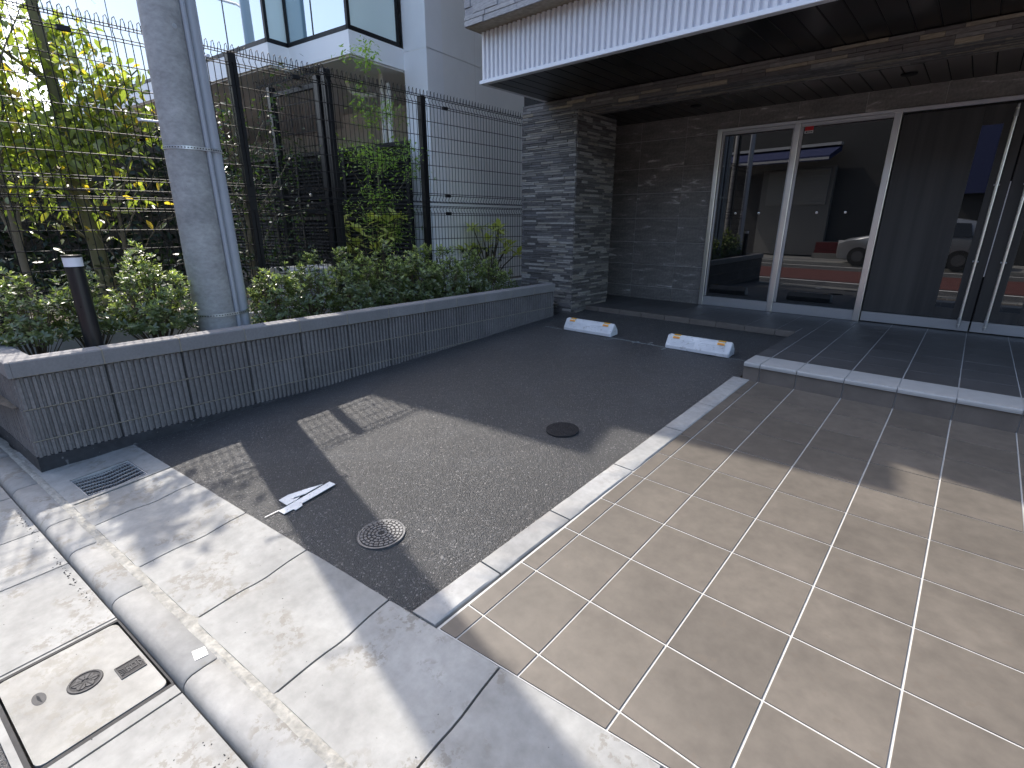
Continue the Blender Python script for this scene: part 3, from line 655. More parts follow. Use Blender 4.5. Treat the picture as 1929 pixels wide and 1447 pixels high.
# return along the street: same blocks turned
ret = bpy.data.objects.new('street_return', None); COL.objects.link(ret); ret.parent = pw
for c in range(3):
    for k in range(9):
        h = BH-.008 if c < 2 else .093
        z = ZT-BH*(c+1)+.002 if c < 2 else ZT-2*BH-.093-.006
        ob = link('ribbed_block', random.choice(variants[h]), ret)
        d = .0+.0025+BL*(k+1)
        ob.matrix_local = Matrix.Translation((-d*CU, -d*SU, z)) @ Matrix.Rotation(TH-math.pi/2, 4, 'Z')
for k in range(9):
    d = BL*(k+1)+.002
    ob = link('coping_stone', cm, ret); ob.matrix_local = Matrix.Translation((-d*CU-.0*SU, -d*SU, ZT+.0045)) @ Matrix.Rotation(TH-math.pi/2, 4, 'Z')
rm = MB(); 
def RT(u, t, z): return (-u*CU-t*SU, -u*SU+t*CU, z)
rm.prism([RT(0.02, .0185, ZT-2*BH-.1), RT(3.6, .0185, ZT-2*BH-.1), RT(3.6, .09, ZT-2*BH-.1), RT(.02, .09, ZT-2*BH-.1)][::-1], (0, 0, 2*BH+.105)); rm.build('mortar_core', 'core', ret)
rm = MB(); rm.prism([RT(0, -.002, -.06), RT(3.6, -.002, -.06), RT(3.6, .1, -.06), RT(0, .1, -.06)][::-1], (0, 0, ZT-2*BH-.098+.06)); rm.build('footing', 'tar', ret)
mb = MB().cham(-.12, .0145, -.016, .0035, ZT+.004, ZT+.0915, .004); mb.build('coping_stone', 'coping', pw)

fw_ = thing('fence_foundation', 'plain concrete foundation wall under the wire fence behind the shrubs', 'foundation wall', (-4.94, 0, 0))
MB().box(-.08, .08, -.25, 6.4, -.05, .595).build('wall', 'found', fw_)
struct(MB().add([(-4.9, -.2, .40), (-3.84, .1, .40), (-3.84, 5.3, .40), (-4.9, 5.3, .40)], [(0, 1, 2, 3)]).build('planter_soil', 'soil'))
struct(MB().add([(-16, -1.5, .50), (-5.0, -.25, .50), (-5.0, 9, .50), (-16, 9, .50)], [(0, 1, 2, 3)]).build('garden_soil', 'soil'))

# ------------------------------------------------------------------ bollard lamp
bl = thing('bollard_lamp', 'black bollard lamp with white lens standing in the planter corner', 'bollard lamp', (-4.06, .553, .40))
MB().lathe([(.047, 0), (.047, .732)], 40).build('body', 'lamp', bl, True)
MB().lathe([(.0495, .732), (.0495, .738), (.048, .740)], 40).build('collar', 'black', bl, True)
MB().lathe([(.0475, .740), (.0490, .794)], 40).build('lens', 'lens', bl, True)
MB().lathe([(.052, .795), (.052, .806), (.049, .808)], 40).build('cap', 'lamp', bl, True)
mb = MB(); an = R(-30)
mb.lathe([(.005, -.001), (.005, .0012)], 10); sb = mb.build('screw', 'black', bl); sb.matrix_local = Matrix.Translation((.0472*math.cos(an), .0472*math.sin(an), .50)) @ Matrix.Rotation(an, 4, 'Z') @ Matrix.Rotation(math.pi/2, 4, 'Y')

# ------------------------------------------------------------------ utility pole
pol = thing('utility_pole', 'grey concrete utility pole with two conduits strapped to it rising from the planter', 'utility pole', (-4.45, 1.405, .40))
PR = lambda z: .152-z/75*.72
MB().lathe([(PR(z), z) for z in (0, 1, 2, 3, 4, 5, 6, 7, 8, 9)], 40).build('shaft', 'pole', pol, True)
va = math.atan2(-1.405, 4.45)      # direction towards the street side that carries the conduits
def conduit(ang, r, name):
    ca, sa = math.cos(ang), math.sin(ang); d0, d1 = PR(0)+r, PR(8)+r
    return MB().tube([(ca*d0, sa*d0, 0), (ca*d1, sa*d1, 8)], r, 16).build(name, 'pipe', pol, True)
conduit(R(48), .017, 'thin_conduit'); conduit(R(77), .046, 'thick_conduit')
def band(z):
    hull = []; n = 64
    cs = [(0, 0, PR(z)+.003), (math.cos(R(48))*(PR(z)+.017), math.sin(R(48))*(PR(z)+.017), .020), (math.cos(R(77))*(PR(z)+.046), math.sin(R(77))*(PR(z)+.046), .049)]
    pts = [(cx_+r*math.cos(2*math.pi*i/40), cy_+r*math.sin(2*math.pi*i/40)) for cx_, cy_, r in cs for i in range(40)]
    pts = sorted(set((round(a, 5), round(b, 5)) for a, b in pts))
    def half(P):
        h = []
        for p in P:
            while len(h) > 1 and (h[-1][0]-h[-2][0])*(p[1]-h[-2][1])-(h[-1][1]-h[-2][1])*(p[0]-h[-2][0]) <= 0: h.pop()
            h.append(p)
        return h
    hull = half(pts)[:-1]+half(pts[::-1])[:-1]
    b_ = MB(); n = len(hull); out = [(x*1.012, y*1.012) for x, y in hull]
    v = [(x, y, z-.011) for x, y in hull]+[(x, y, z+.011) for x, y in hull]+[(x, y, z-.011) for x, y in out]+[(x, y, z+.011) for x, y in out]
    b_.add(v, [(2*n+i, 2*n+(i+1) % n, 3*n+(i+1) % n, 3*n+i) for i in range(n)]+[(n+i, 3*n+i, 3*n+(i+1) % n, n+(i+1) % n) for i in range(n)]+[(i, (i+1) % n, 2*n+(i+1) % n, 2*n+i) for i in range(n)])
    bo = b_.build('steel_band', 'galv', pol)
    sl_ = MB(); per = 0; k = 0
    for i in range(n):
        p, q = Vector(out[i]+(0,)), Vector(out[(i+1) % n]+(0,)); L_ = (q-p).length; s = 0
        while per+L_-s >= .020:
            s += .020-per; per = 0
            if s > L_: break
            c_ = p+(q-p)*(s/L_); d = (q-p).normalized(); nn = Vector((d.y, -d.x, 0))
            a0 = c_-d*.0045+nn*.0007; a1 = c_+d*.0045+nn*.0007
            sl_.add([(a0.x, a0.y, z-.0035), (a1.x, a1.y, z-.0035), (a1.x, a1.y, z+.0035), (a0.x, a0.y, z+.0035)], [(0, 1, 2, 3)])
        per = per+L_-s if L_-s > 0 else 0
    sl_.build('slots', 'black', bo)
band(1.50); band(.30)
def peg(z, ang):
    ca, sa = math.cos(ang), math.sin(ang); r = PR(z)
    MB().tube([(ca*(r-.02), sa*(r-.02), z), (ca*(r+.11), sa*(r+.11), z+.004)], .008, 10).tube([(ca*(r+.108), sa*(r+.108), z-.004), (ca*(r+.112), sa*(r+.112), z+.016)], .011, 10).build('step_peg', 'trim', pol, True)
for k, z in enumerate((1.67, 2.12, 2.57, 3.02, 3.47, 3.92, 4.37, 4.82, 5.27)): peg(z, R(-108) if k % 2 == 0 else R(72))
an = R(12); bd = MB().lathe([(.016, 0), (.016, .002)], 20).build('number_badge', 'galv', pol)
bd.matrix_local = Matrix.Translation((PR(2.25)*math.cos(an), PR(2.25)*math.sin(an), 2.25)) @ Matrix.Rotation(an, 4, 'Z') @ Matrix.Rotation(math.pi/2, 4, 'Y')

far_pole = copy_tree(pol); far_pole.location = (-13.4, -1.50, -.02); far_pole['label'] = 'farther utility pole down the street, mirrored in the glazed bay of the white house'
MB().tube([(0, 0, 6.3), (-.35, -.04, 6.5), (-1.1, -.1, 6.75)], .035, 10).build('lamp_arm', 'pipe', far_pole, True)
# ------------------------------------------------------------------ wire fence
def wire_panel(mb, L, z0, z1, zs, pitch=.05, r=.0038, loops=False, kink=()):
    """panel along local +y at x = 0; zs: heights of the horizontal wires; kink: (z, dx) profile of the verticals"""
    n = int(round(L/pitch))
    for k in range(n+1):
        y = k*L/n; path = [(dx, y, z) for z, dx in kink]
        if loops:
            zt = kink[-1][0]; path += [(.004, y+.006, zt+.035), (-.008, y+.022, zt+.050), (-.020, y+.032, zt+.030), (-.022, y+.034, zt-.02)]
        mb.tube(path, r, 3, cap=False)
    for z, dx in zs: mb.tube([(dx-.003, 0, z), (dx-.003, L, z)], r*1.15, 3, cap=False)
def profile(z0, z1, b0, b1):
    return ([(z0, 0), (z0+.035, -.028), (z0+.085, 0)] if b0 else [(z0, 0)])+[((z0+z1)/2, 0)]+([(z1-.085, 0), (z1-.04, -.028), (z1, 0)] if b1 else [(z1, 0)])
def panel_wires(z0, z1, b0, b1):
    zs = []
    if b0: zs += [(z0+.005, 0), (z0+.015, -.008), (z0+.085, 0), (z0+.105, 0)]
    if b1: zs += [(z1-.005, 0), (z1-.02, -.012), (z1-.085, 0), (z1-.105, 0)]
    a = z0+(.105 if b0 else .02); b = z1-(.105 if b1 else .02); m_ = max(2, int(round((b-a)/.145)))
    zs += [(a+(b-a)*k/m_, 0) for k in range(1, m_)]
    if not b0: zs.append((z0+.01, 0))
    return zs
def post(mb, x, y, z0, z1, s=.033): mb.cham(x-s, x+s, y-s, y+s, z0, z1, .004)
mf = thing('wire_fence', 'black wire mesh fence on black posts along the planter and garden', 'fence', (-4.94, 0, .595))
posts = [.23, 2.02, 4.02, 6.02]
for y in posts: mb = MB(); post(mb, -.012, y, -.02, 2.135); mb.build('post', 'black', mf, loc=(0, 0, 0))
ztop = 2.145
for a, b in ((-1.6, .23), (.23, 2.02), (2.02, 4.02), (4.02, 6.02)):
    L_ = b-a
    mb = MB(); wire_panel(mb, L_, .03, .985, panel_wires(.03, .985, False, True), kink=profile(.03, .985, False, True)); mb.build('lower_mesh_panel', 'wire', mf, loc=(.022, a, 0))
    mb = MB(); wire_panel(mb, L_, 1.015, ztop, panel_wires(1.015, ztop, True, True), loops=True, kink=profile(1.015, ztop, True, True)); mb.build('upper_mesh_panel', 'wire', mf, loc=(.022, a, 0))
for y in (2.52, 4.30, .9):
    for z in (.90, 1.10, 2.05): MB().box(.012, .040, y, y+.07, z-.016, z+.016).build('panel_clip', 'black', mf)
MB().tube([(.03, 4.375, 1.1), (.03, 4.375, 2.05)], .003, 6).build('tie_rod', 'galv', mf)

gf = thing('side_fence', 'second black wire fence with a gate frame running back beside the neighbouring wall', 'fence', (-5.02, 2.90, .55))
rot = Matrix.Rotation(R(97), 4, 'Z')
for L_, nm in ((1.15, 0),):
    for z0, z1, b0, b1, lp, name in ((.05, 1.05, False, True, False, 'lower_mesh_panel'), (1.08, 2.24, True, True, True, 'upper_mesh_panel')):
        mb = MB(); wire_panel(mb, 1.15, z0, z1, panel_wires(z0, z1, b0, b1), loops=lp, kink=profile(z0, z1, b0, b1)); mb.build(name, 'wire', gf).matrix_local = rot
for d, h in ((-.02, 2.24), (.10, 2.20), (.92, 2.20)):
    mb = MB(); post(mb, 0, 0, 0, h, .034); p = rot @ Vector((0, d, 0)); mb.build('gate_post', 'black', gf, loc=tuple(p))
mb = MB(); mb.box(-.02, .02, .10, .92, 2.10, 2.14); mb.build('top_rail', 'black', gf).matrix_local = rot
# ================================================================== NEIGHBOUR
NTH = R(7.3); NC = (-5.60, 4.669)
nb = thing('white_house', 'white neighbouring house with stepped glazed bays over a dark louvred ground floor', 'house', (NC[0], NC[1], 0), rz=NTH)
# local frame: x = u (towards the viewer's right), y = v (back)
W1, W2 = -1.583, -.398; D1, D2 = -1.140, -.861; ZB, ZS, ZTOP = 3.262, 3.503, 6.87
def NB_(name, m, mb): return mb.build(name, m, nb)
NB_('side_wall', 'grey', MB().box(-.30, -.0, .0, 2.2, .3, 3.452).box(-.30, 0, 0, 2.2, 3.468, ZTOP).box(-.30, 0, 2.2, 9, .3, ZTOP).box(-.30, -.006, 0, 2.2, 3.452, 3.468))
mbw = MB()
NB_('corner_pillar', 'white', MB().box(W2, .001, -.002, .30, .3, 3.452).box(W2, .001, -.002, .30, 3.468, ZTOP).box(W2, -.004, .004, .29, 3.452, 3.468))
NB_('wall_joint', 'soffw', MB().box(-.004, .0008, .965, .971, .3, ZTOP))
# bay bands (sill walls) and soffit
NB_('bay_band', 'white', MB().prism([(W2, 0, ZB), (W2, D2, ZB), (W1, D2, ZB), (W1, D1, ZB), (-9.5, D1, ZB), (-9.5, 0, ZB)][::-1], (0, 0, ZS-ZB)))
NB_('bay_soffit', 'soffw', MB().prism([(W2+.004, 2.5, ZB-.02), (W2-.03, D2+.03, ZB-.02), (W1-.03, D2+.03, ZB-.02), (W1-.03, D1+.03, ZB-.02), (-9.5, D1+.03, ZB-.02), (-9.5, 2.5, ZB-.02)][::-1], (0, 0, .018)))
def pane_v(u, v0, v1, m): NB_('pane', m, MB().box(u-.03, u-.012, v0, v1, ZS+.05, 5.9 if u > -1 else 6.5))
def pane_u(v, u0, u1, m): NB_('pane', m, MB().box(u0, u1, v+.012, v+.03, ZS+.05, 5.9 if v > -1 else 6.5))
def bar_v(u, v0, v1): NB_('sill_frame', 'black', MB().box(u-.05, u+.002, v0, v1, ZS+.001, ZS+.05))
def bar_u(v, u0, u1): NB_('sill_frame', 'black', MB().box(u0, u1, v-.002, v+.05, ZS+.0012, ZS+.05))
def mull(u, v, s=.02): NB_('mullion', 'black', MB().box(u-s, u+s, v-s, v+s, ZS+.002, 5.9 if u > W1+.03 else 6.5))
pane_v(W2, D2+.02, -.10, 'frost'); bar_v(W2, D2+.05, -.07); mull(W2-.02, -.085, .018); mull(W2-.018, D2+.018)
pane_u(D2, W1, -1.06, 'skyglass'); pane_u(D2, -1.05, W2-.02, 'skyglass'); bar_u(D2, W1, W2); mull(-1.055, D2+.02, .011); mull(W1+.018, D2+.02)
pane_v(W1, D1+.02, D2-.0, 'frost'); bar_v(W1, D1+.05, D2-.002); mull(W1-.018, D1+.018)
us = [W1-.03, -2.49, -3.65, -4.8, -5.95, -7.1, -8.25, -9.4]
for k in range(len(us)-1): pane_u(D1, us[k+1]+.008, us[k]-.008, 'skyglass'); mull(us[k+1], D1+.02, .011)
bar_u(D1, -9.5, W1)
NB_('bay_head_shadow_slab', 'white', MB().box(W1, W2, D2, .3, 5.9, 5.99).box(W1, W2, -.73, .3, 5.99, 6.6).box(-9.5, W1+.0, D1, .3, 6.501, ZTOP).prism([(W1, -.725, 6.6), (-.094, -.735, 6.6), (-.094, .0, 6.6), (W1, 0, 6.6)], (0, 0, ZTOP-6.6)))  # unseen bay tops; stepped, overhanging slab added and shaped for its shadow on the paving
NB_('roof', 'soffw', MB().box(-9.5, -.31, .29, 9, ZTOP-.3, ZTOP-.01))
NB_('room_wall', 'soffw', MB().box(-9.5, -.32, .9, 1.0, ZS, 6.5))
NB_('floor_slab', 'soffw', MB().box(-9.5, -.31, .31, 9, ZB, ZS-.01))
NB_('back_wall', 'white', MB().box(-3.4, -.31, 1.35, 1.5, .3, ZB-.021).box(-9.5, -3.41, 2.2, 2.3, .3, ZB-.021))
NB_('wall_return', 'core', MB().box(-9.6, -9.5, -1.1, 9, .3, ZTOP))
# drain pipes under the soffit
NB_('drain_pipe', 'dpipe', MB().tube([(-1.17, -.30, 3.25), (-1.17, -.30, 3.10), (-1.13, -.27, 3.045), (-1.02, -.2, 3.02), (-.82, -.12, 3.01)], .032, 12).tube([(-.72, -.12, 3.25), (-.72, -.12, 1.0)], .030, 12).tube([(-.60, -.12, 3.12), (-.60, -.12, .8)], .034, 12))
# dark louvre screen
lv = bpy.data.objects.new('louvre_screen', None); COL.objects.link(lv); lv.parent = nb
UL, UR, VL, ZL0, ZL1 = -9.0, -.195, -.25, .45, 2.39
MB().box(UL, UR, VL+.05, VL+.07, ZL0, ZL1-.02).build('backing', 'core', lv)
su = [UL, -7.6, -6.2, -4.8, -3.35, -2.62, -1.90, -1.48, -.95, UR]
for u in su: MB().box(u-.022, u+.022, VL-.012, VL+.05, ZL0, ZL1).build('stile', 'louvre', lv)
MB().box(UL, UR, VL-.01, VL+.05, ZL1-.05, ZL1+.004).build('rail', 'louvre', lv); MB().box(UL, UR, VL-.01, VL+.05, 1.42, 1.47).build('rail', 'louvre', lv)
for k in range(len(su)-1):
    a, b = su[k]+.024, su[k+1]-.024
    sm = MB().add([(a, VL-.004, 0), (b, VL-.004, 0), (b, VL+.04, .045), (a, VL+.04, .045), (a, VL-.004, .006), (b, VL-.004, .006), (b, VL+.04, .051), (a, VL+.04, .051)], [(3, 2, 1, 0), (4, 5, 6, 7), (0, 1, 5, 4), (2, 3, 7, 6)]).mesh('slat', 'louvre')
    for q in range(int((ZL1-ZL0-.1)/.052)):
        z = ZL0+.02+q*.052
        if 1.40 < z < 1.475 or z > ZL1-.1: continue
        link('slat', sm, lv, (0, 0, z))
for z, s in ((1.86, 1.0), (1.79, 1.3)):
    ob = MB().lathe([(.020*s, 0), (.020*s, .012), (.013*s, .014)], 16).build('door_lock', 'steel', lv, True); ob.matrix_local = Matrix.Translation((-2.30, VL-.012, z)) @ Matrix.Rotation(math.pi/2, 4, 'X')
# ================================================================== APARTMENT BUILDING
ab = thing('apartment_building', 'dark stone clad apartment building entrance with ribbed metal canopy and steel framed doors', 'apartment building', (-3.657, 5.21, .2))
AO = Vector((-3.657, 5.21, .2))
def ab_obj(name, parent=ab): o = bpy.data.objects.new(name, None); COL.objects.link(o); o.parent = parent; return o
def AB(name, m, mb, parent=ab, smooth=False): mb.v = [tuple(Vector(p)-AO) for p in mb.v]; return mb.build(name, m, parent, smooth)
PX0, PX1, PY0, PY1 = -4.478, -3.657, 5.211, 6.04
pil = AB('stone_pillar', 'core', MB().box(PX0+.012, PX1-.012, PY0+.012, PY1-.012, .1, 2.70))
stones_left = 300
def stone_wall(parent, org, ax, L, z0, z1, hmin, hmax, lmin, lmax, m, nrm, near=None, budget=0, corner=None):
    """coursed thin stones on a vertical face; org: start point, ax: unit direction, nrm: outward normal; `budget` stones become objects, the rest one stuff part"""
    global stones_left
    rest = MB(); z = z0; made = 0; row = 0; items = []
    while z < z1-.004:
        h = min(random.choice((hmin, hmin, hmax, (hmin+hmax)/2)), z1-z); s = -random.uniform(0, lmax*.7)
        while s < L:
            l = random.uniform(lmin, lmax); a, b = max(s, 0), min(s+l, L); s += l
            if b-a < .012: continue
            items.append((a, b, z, h, random.uniform(.004, .016)))
        z += h
    def shape(a, b, z, h, d):
        A = Vector(org)+Vector(ax)*(a+.001); B = Vector(org)+Vector(ax)*(b-.001); n = Vector(nrm); c = .0015
        lo, hi = z+.0013, z+h-.0013; axv = Vector(ax)
        v = [A-n*.02, B-n*.02, B-n*.02, A-n*.02, A+n*(d-.0015), B+n*(d-.0015), B+n*(d-.0015), A+n*(d-.0015), A+axv*c+n*d, B-axv*c+n*d, B-axv*c+n*d, A+axv*c+n*d]
        zz = [lo, lo, hi, hi, lo, lo, hi, hi, lo+c, lo+c, hi-c, hi-c]
        v = [(p.x, p.y, q) for p, q in zip(v, zz)]
        return v, [(8, 9, 10, 11)]+[(i, (i+1) % 4, 4+(i+1) % 4, 4+i) for i in range(4)]+[(4+i, 4+(i+1) % 4, 8+(i+1) % 4, 8+i) for i in range(4)]
    if near is not None: items.sort(key=lambda it: near(it))
    for k, it in enumerate(items):
        v, f = shape(*it)
        v = [tuple(Vector(p)-AO) for p in v]
        if k < budget and stones_left > 0:
            mb = MB().add(v, f); centred(mb, 'stone', m, parent); stones_left -= 1
        else: rest.add(v, f)
    if rest.v: stuff(rest.build('stone_cladding', m, parent))
# stones that show largest: the upper wall's corner and the top of the pillar
uw = AB('upper_wall', 'core', MB().box(-4.152+.012, 4.2, 3.965+.012, 12, 3.196, 9.6))
stone_wall(uw, (-4.152, 3.965, 0), (1, 0, 0), 3.2, 3.196, 4.0, .040, .062, .18, .46, 'stoneu', (0, -1, 0), near=lambda it: it[0]+(it[2]-3.2)*2, budget=90)
stone_wall(uw, (-4.152, 3.965, 0), (0, 1, 0), 1.2, 3.196, 3.7, .040, .062, .18, .46, 'stoneu', (-1, 0, 0))
AB('overhang_soffit', 'stoneb', MB().box(-4.150, 4.2, 3.967, 4.30, 3.1925, 3.1955), uw)
stone_wall(pil, (PX0, PY0, 0), (1, 0, 0), PX1-PX0, .22, 2.602, .021, .029, .11, .30, 'stone', (0, -1, 0), near=lambda it: -it[2]-(it[1]-it[0])*3, budget=120)
stone_wall(pil, (PX1, PY0, 0), (0, 1, 0), PY1-PY0, .22, 2.602, .021, .029, .11, .30, 'stone', (1, 0, 0), near=lambda it: it[0]-(it[1]-it[0])*3, budget=50)
bm = AB('stone_beam', 'core', MB().box(-4.47, 4.2, PY0+.014, 5.665, 2.616, 3.0))
stone_wall(bm, (PX0, PY0+.002, 0), (1, 0, 0), 5.2, 2.604, 2.735, .028, .036, .14, .42, 'stoneb', (0, -1, 0), near=lambda it: abs(it[0]-2.6), budget=40)
# underside stones of the beam
ub = MB(); y = PY0+.006
while y < 5.64:
    h = random.choice((.03, .036, .044)); s = -random.uniform(0, .3)
    while s < 5.2:
        l = random.uniform(.16, .5); a, b = max(s, 0), min(s+l, 5.2); s += l
        if b-a < .02: continue
        d = random.uniform(.0, .010); x0, x1 = PX0+.83+a, PX0+.83+b
        ub.add([tuple(Vector(p)-AO) for p in ((x0, y, 2.62), (x1, y, 2.62), (x1, y+h-.001, 2.62), (x0, y+h-.001, 2.62), (x0+.0008, y, 2.604+d), (x1-.0008, y, 2.604+d), (x1-.0008, y+h-.0018, 2.604+d), (x0+.0008, y+h-.0018, 2.604+d))],
               [(7, 6, 5, 4), (0, 4, 5, 1), (1, 5, 6, 2), (2, 6, 7, 3), (3, 7, 4, 0)])
    y += h
stuff(ub.build('stone_underside', 'stoneb', bm))
# canopy: ribbed fascia, trim, dark soffit planks
CX0, CY = -4.118, 4.135
cp = AB('canopy', 'core', MB().box(CX0+.04, 4.2, CY+.045, 5.22, 2.772, 3.185))
AB('fascia_sheet', 'rib', MB().box(CX0+.008, 4.2, CY+.026, CY+.030, 2.772, 3.19).box(CX0+.008, CX0+.012, CY+.03, 5.2, 2.772, 3.19), cp)
rm_ = MB().add([(x, y, z) for z in (0, .418) for x, y in ((0, .026), (.008, 0), (.034, 0), (.042, .026))], [(0, 1, 5, 4), (1, 2, 6, 5), (2, 3, 7, 6), (3, 2, 1, 0), (4, 5, 6, 7)]).mesh('fascia_rib', 'rib')
for k in range(84): link('fascia_rib', rm_, cp, tuple(Vector((CX0+.010+k*.0585, CY+.002, 2.772))-AO))
AB('bottom_trim', 'trim', MB().cham(CX0-.02, 4.2, CY-.006, CY+.055, 2.736, 2.770, .003, ax='y').box(CX0-.02, CX0+.03, CY+.055, 5.2, 2.7365, 2.7695), cp)
for k in range(56):
    a = CX0+.02+k*.15
    if a > 4.1: break
    AB('soffit_plank', 'plank', MB().add([(a+.002, CY+.05, 2.742), (a+.146, CY+.05, 2.742), (a+.146, 5.206, 2.742), (a+.002, 5.206, 2.742), (a+.006, CY+.05, 2.7375), (a+.142, CY+.05, 2.7375), (a+.142, 5.206, 2.7375), (a+.006, 5.206, 2.7375)],
       [(7, 6, 5, 4), (0, 4, 7, 3), (1, 2, 6, 5), (0, 1, 5, 4)]), cp)
AB('soffit_back', 'core', MB().box(CX0+.02, 4.2, CY+.05, 5.206, 2.743, 2.77), cp)
# porch ceiling
pc_ = AB('porch_ceiling', 'core', MB().box(-4.4, 4.2, 5.66, 6.70, 2.648, 2.80))
for k in range(56):
    a = -4.38+k*.15
    if a > 4.1: break
    AB('ceiling_plank', 'plank', MB().add([(a+.002, 5.668, 2.645), (a+.146, 5.668, 2.645), (a+.146, 6.64, 2.645), (a+.002, 6.64, 2.645), (a+.006, 5.668, 2.6405), (a+.142, 5.668, 2.6405), (a+.142, 6.64, 2.6405), (a+.006, 6.64, 2.6405)],
       [(7, 6, 5, 4), (0, 4, 7, 3), (1, 2, 6, 5), (0, 1, 5, 4)]), pc_)
for x in (-2.67, -.75): AB('downlight', 'black', MB().lathe([(.055, 0), (.062, .004), (.062, .014)], 24, (x, 6.09, 2.629)), pc_, True)
# entrance wall
YW = 6.6475
ew = AB('entrance_wall', 'wgrout', MB().box(-4.4, -2.60, YW+.006, YW+.3, .2, 2.80).box(-2.60, 4.2, YW+.006, YW+.3, 2.456, 2.80).box(1.9, 4.2, YW+.006, YW+.3, .2, 2.456))
vx = [-4.40, -4.252, -3.625, -2.998, -2.371, -1.745, -1.119, -.493, .134, .76, 1.386, 2.01, 2.64, 3.26, 3.9]
hz = [.35, .528, .829, 1.131, 1.446, 1.762, 2.075, 2.413, 2.642]
for i in range(len(vx)-1):
    for j in range(len(hz)-1):
        x0, x1, z0, z1 = vx[i]+.0028, vx[i+1]-.0028, hz[j]+.0028, hz[j+1]-.0028
        if j < len(hz)-2:
            if x0 > -2.7 and x1 < 1.95: continue
            if x0 < -2.6 < x1: x1 = -2.602
            if x0 < 1.9 < x1: x0 = 1.905
        elif x1 > -2.6 and x0 < 1.9: z0 = 2.458 if x0 > -2.65 else z0
        mb = MB().cham(x0, x1, YW, YW+.01, z0, z1, .0012, ax='y'); a = np.array(mb.v); c = a.mean(0); mb.v = [tuple(p) for p in a-c]
        mb.build('wall_tile', 'marble', ew, loc=tuple(Vector(c)-AO))
AB('side_wall', 'stone', MB().box(-4.42, -4.36, PY1-.02, YW+.1, .2, 2.64))
AB('rear_block', 'core', MB().box(-4.38, 4.2, YW+.31, 12, .1, 3.19))
AB('side_block', 'core', MB().box(-4.42, -4.36, YW+.1, 12, .1, 3.19))
# automatic sliding door
sd = AB('sliding_door', 'steel', MB().cham(-2.597, -2.545, YW-.03, YW+.06, PZ+.003, 2.452, .003, ax='y').cham(-1.751, -1.696, YW-.03, YW+.06, PZ+.003, 2.419, .003, ax='y').cham(-.862, -.800, YW-.03, YW+.06, PZ+.003, 2.419, .003, ax='y')
       .cham(-2.545, -.80, YW-.028, YW+.06, 2.420, 2.453, .003, ax='y'))
AB('inner_frame', 'steel2', MB().box(-2.540, -2.518, YW-.005, YW+.05, .48, 2.40).box(-2.540, -1.752, YW-.004, YW+.05, 2.385, 2.418).box(-1.694, -.864, YW-.004, YW+.05, 2.385, 2.418).box(-1.770, -1.7515, YW+.002, YW+.04, .48, 2.38).box(-1.6955, -1.668, YW+.002, YW+.04, .48, 2.38), sd)
for x0, x1 in ((-2.544, -1.752), (-1.695, -.863)):
    AB('bottom_rail', 'steel2', MB().cham(x0, x1, YW-.012, YW+.05, PZ+.003, .472, .003, ax='y'), sd)
for x0, x1 in ((-2.517, -1.771), (-1.667, -.864)):
    AB('pane', 'glass', MB().box(x0, x1, YW+.014, YW+.024, .473, 2.384), sd)
for x in (-2.279, -2.009, -1.40, -1.126):
    ob = MB().lathe([(.012, 0), (.012, .008), (.007, .009)], 14).build('glass_stud', 'steel', sd, True); ob.matrix_local = Matrix.Translation(Vector((x, YW+.013, 1.497))-AO) @ Matrix.Rotation(math.pi/2, 4, 'X')
st_ = AB('security_sticker', 'sticker_red', MB().box(-1.655, -1.572, YW+.0115, YW+.0128, 2.345, 2.412), sd)
AB('sticker_strip', 'sticker_white', MB().box(-1.655, -1.572, YW+.0113, YW+.0128, 2.318, 2.344), st_)
AB('sticker_print', 'black', MB().box(-1.645, -1.625, YW+.0108, YW+.0112, 2.324, 2.338).box(-1.618, -1.606, YW+.0108, YW+.0112, 2.324, 2.338).box(-1.600, -1.580, YW+.0108, YW+.0112, 2.326, 2.336), st_)
# timber double door
td = AB('timber_door', 'black', MB().box(-.799, 1.10, YW+.040, YW+.10, PZ+.003, 2.44))
AB('head_trim', 'steel', MB().cham(-.799, 1.9, YW-.028, YW+.06, 2.412, 2.453, .003, ax='y'), td)
AB('end_frame', 'steel', MB().cham(1.04, 1.9, YW-.01, YW+.06, PZ+.003, 2.411, .003, ax='y'), td)
def leaf_(x0, x1, s0, s1):
    lf = AB('door_leaf', 'doorwood', MB().cham(x0, s0, YW-.002, YW+.036, .475, 2.395, .002, ax='y').cham(s1, x1, YW-.002, YW+.036, .475, 2.395, .002, ax='y').box(s0, s1, YW-.002, YW+.036, .475, .582).box(s0, s1, YW-.002, YW+.036, 2.240, 2.395), td)
    AB('kick_plate', 'steel2', MB().cham(x0, x1, YW-.004, YW+.034, PZ+.012, .470, .002, ax='y'), lf)
    AB('vision_pane', 'glass', MB().box(s0, s1, YW+.006, YW+.016, .582, 2.240), lf)
leaf_(-.79, .108, -.186, -.040); leaf_(.122, 1.02, .292, .438)
AB('brush_seal', 'galv', MB().box(.111, .119, YW+.002, YW+.012, .9, 1.75), td)
for x in (.026, .222):
    h = AB('pull_handle', 'steel', MB().tube([(x, YW-.06, .43), (x, YW-.06, 2.35)], .0125, 12), td, True)
    for z in (.45, 1.04, 1.72, 2.33):
        mb = MB().tube([(x, YW-.06, z), (x, YW, z)], .007, 8)
        if z < 1 or z > 2: mb.tube([(x, YW-.06, z-.05), (x, YW-.06, z+.05)], [.010, .016] if z < 1 else [.016, .010], 12)
        else: mb.tube([(x-.022, YW-.06, z), (x+.022, YW-.06, z)], .009, 10)
        AB('handle_fitting', 'steel2', mb, h, True)

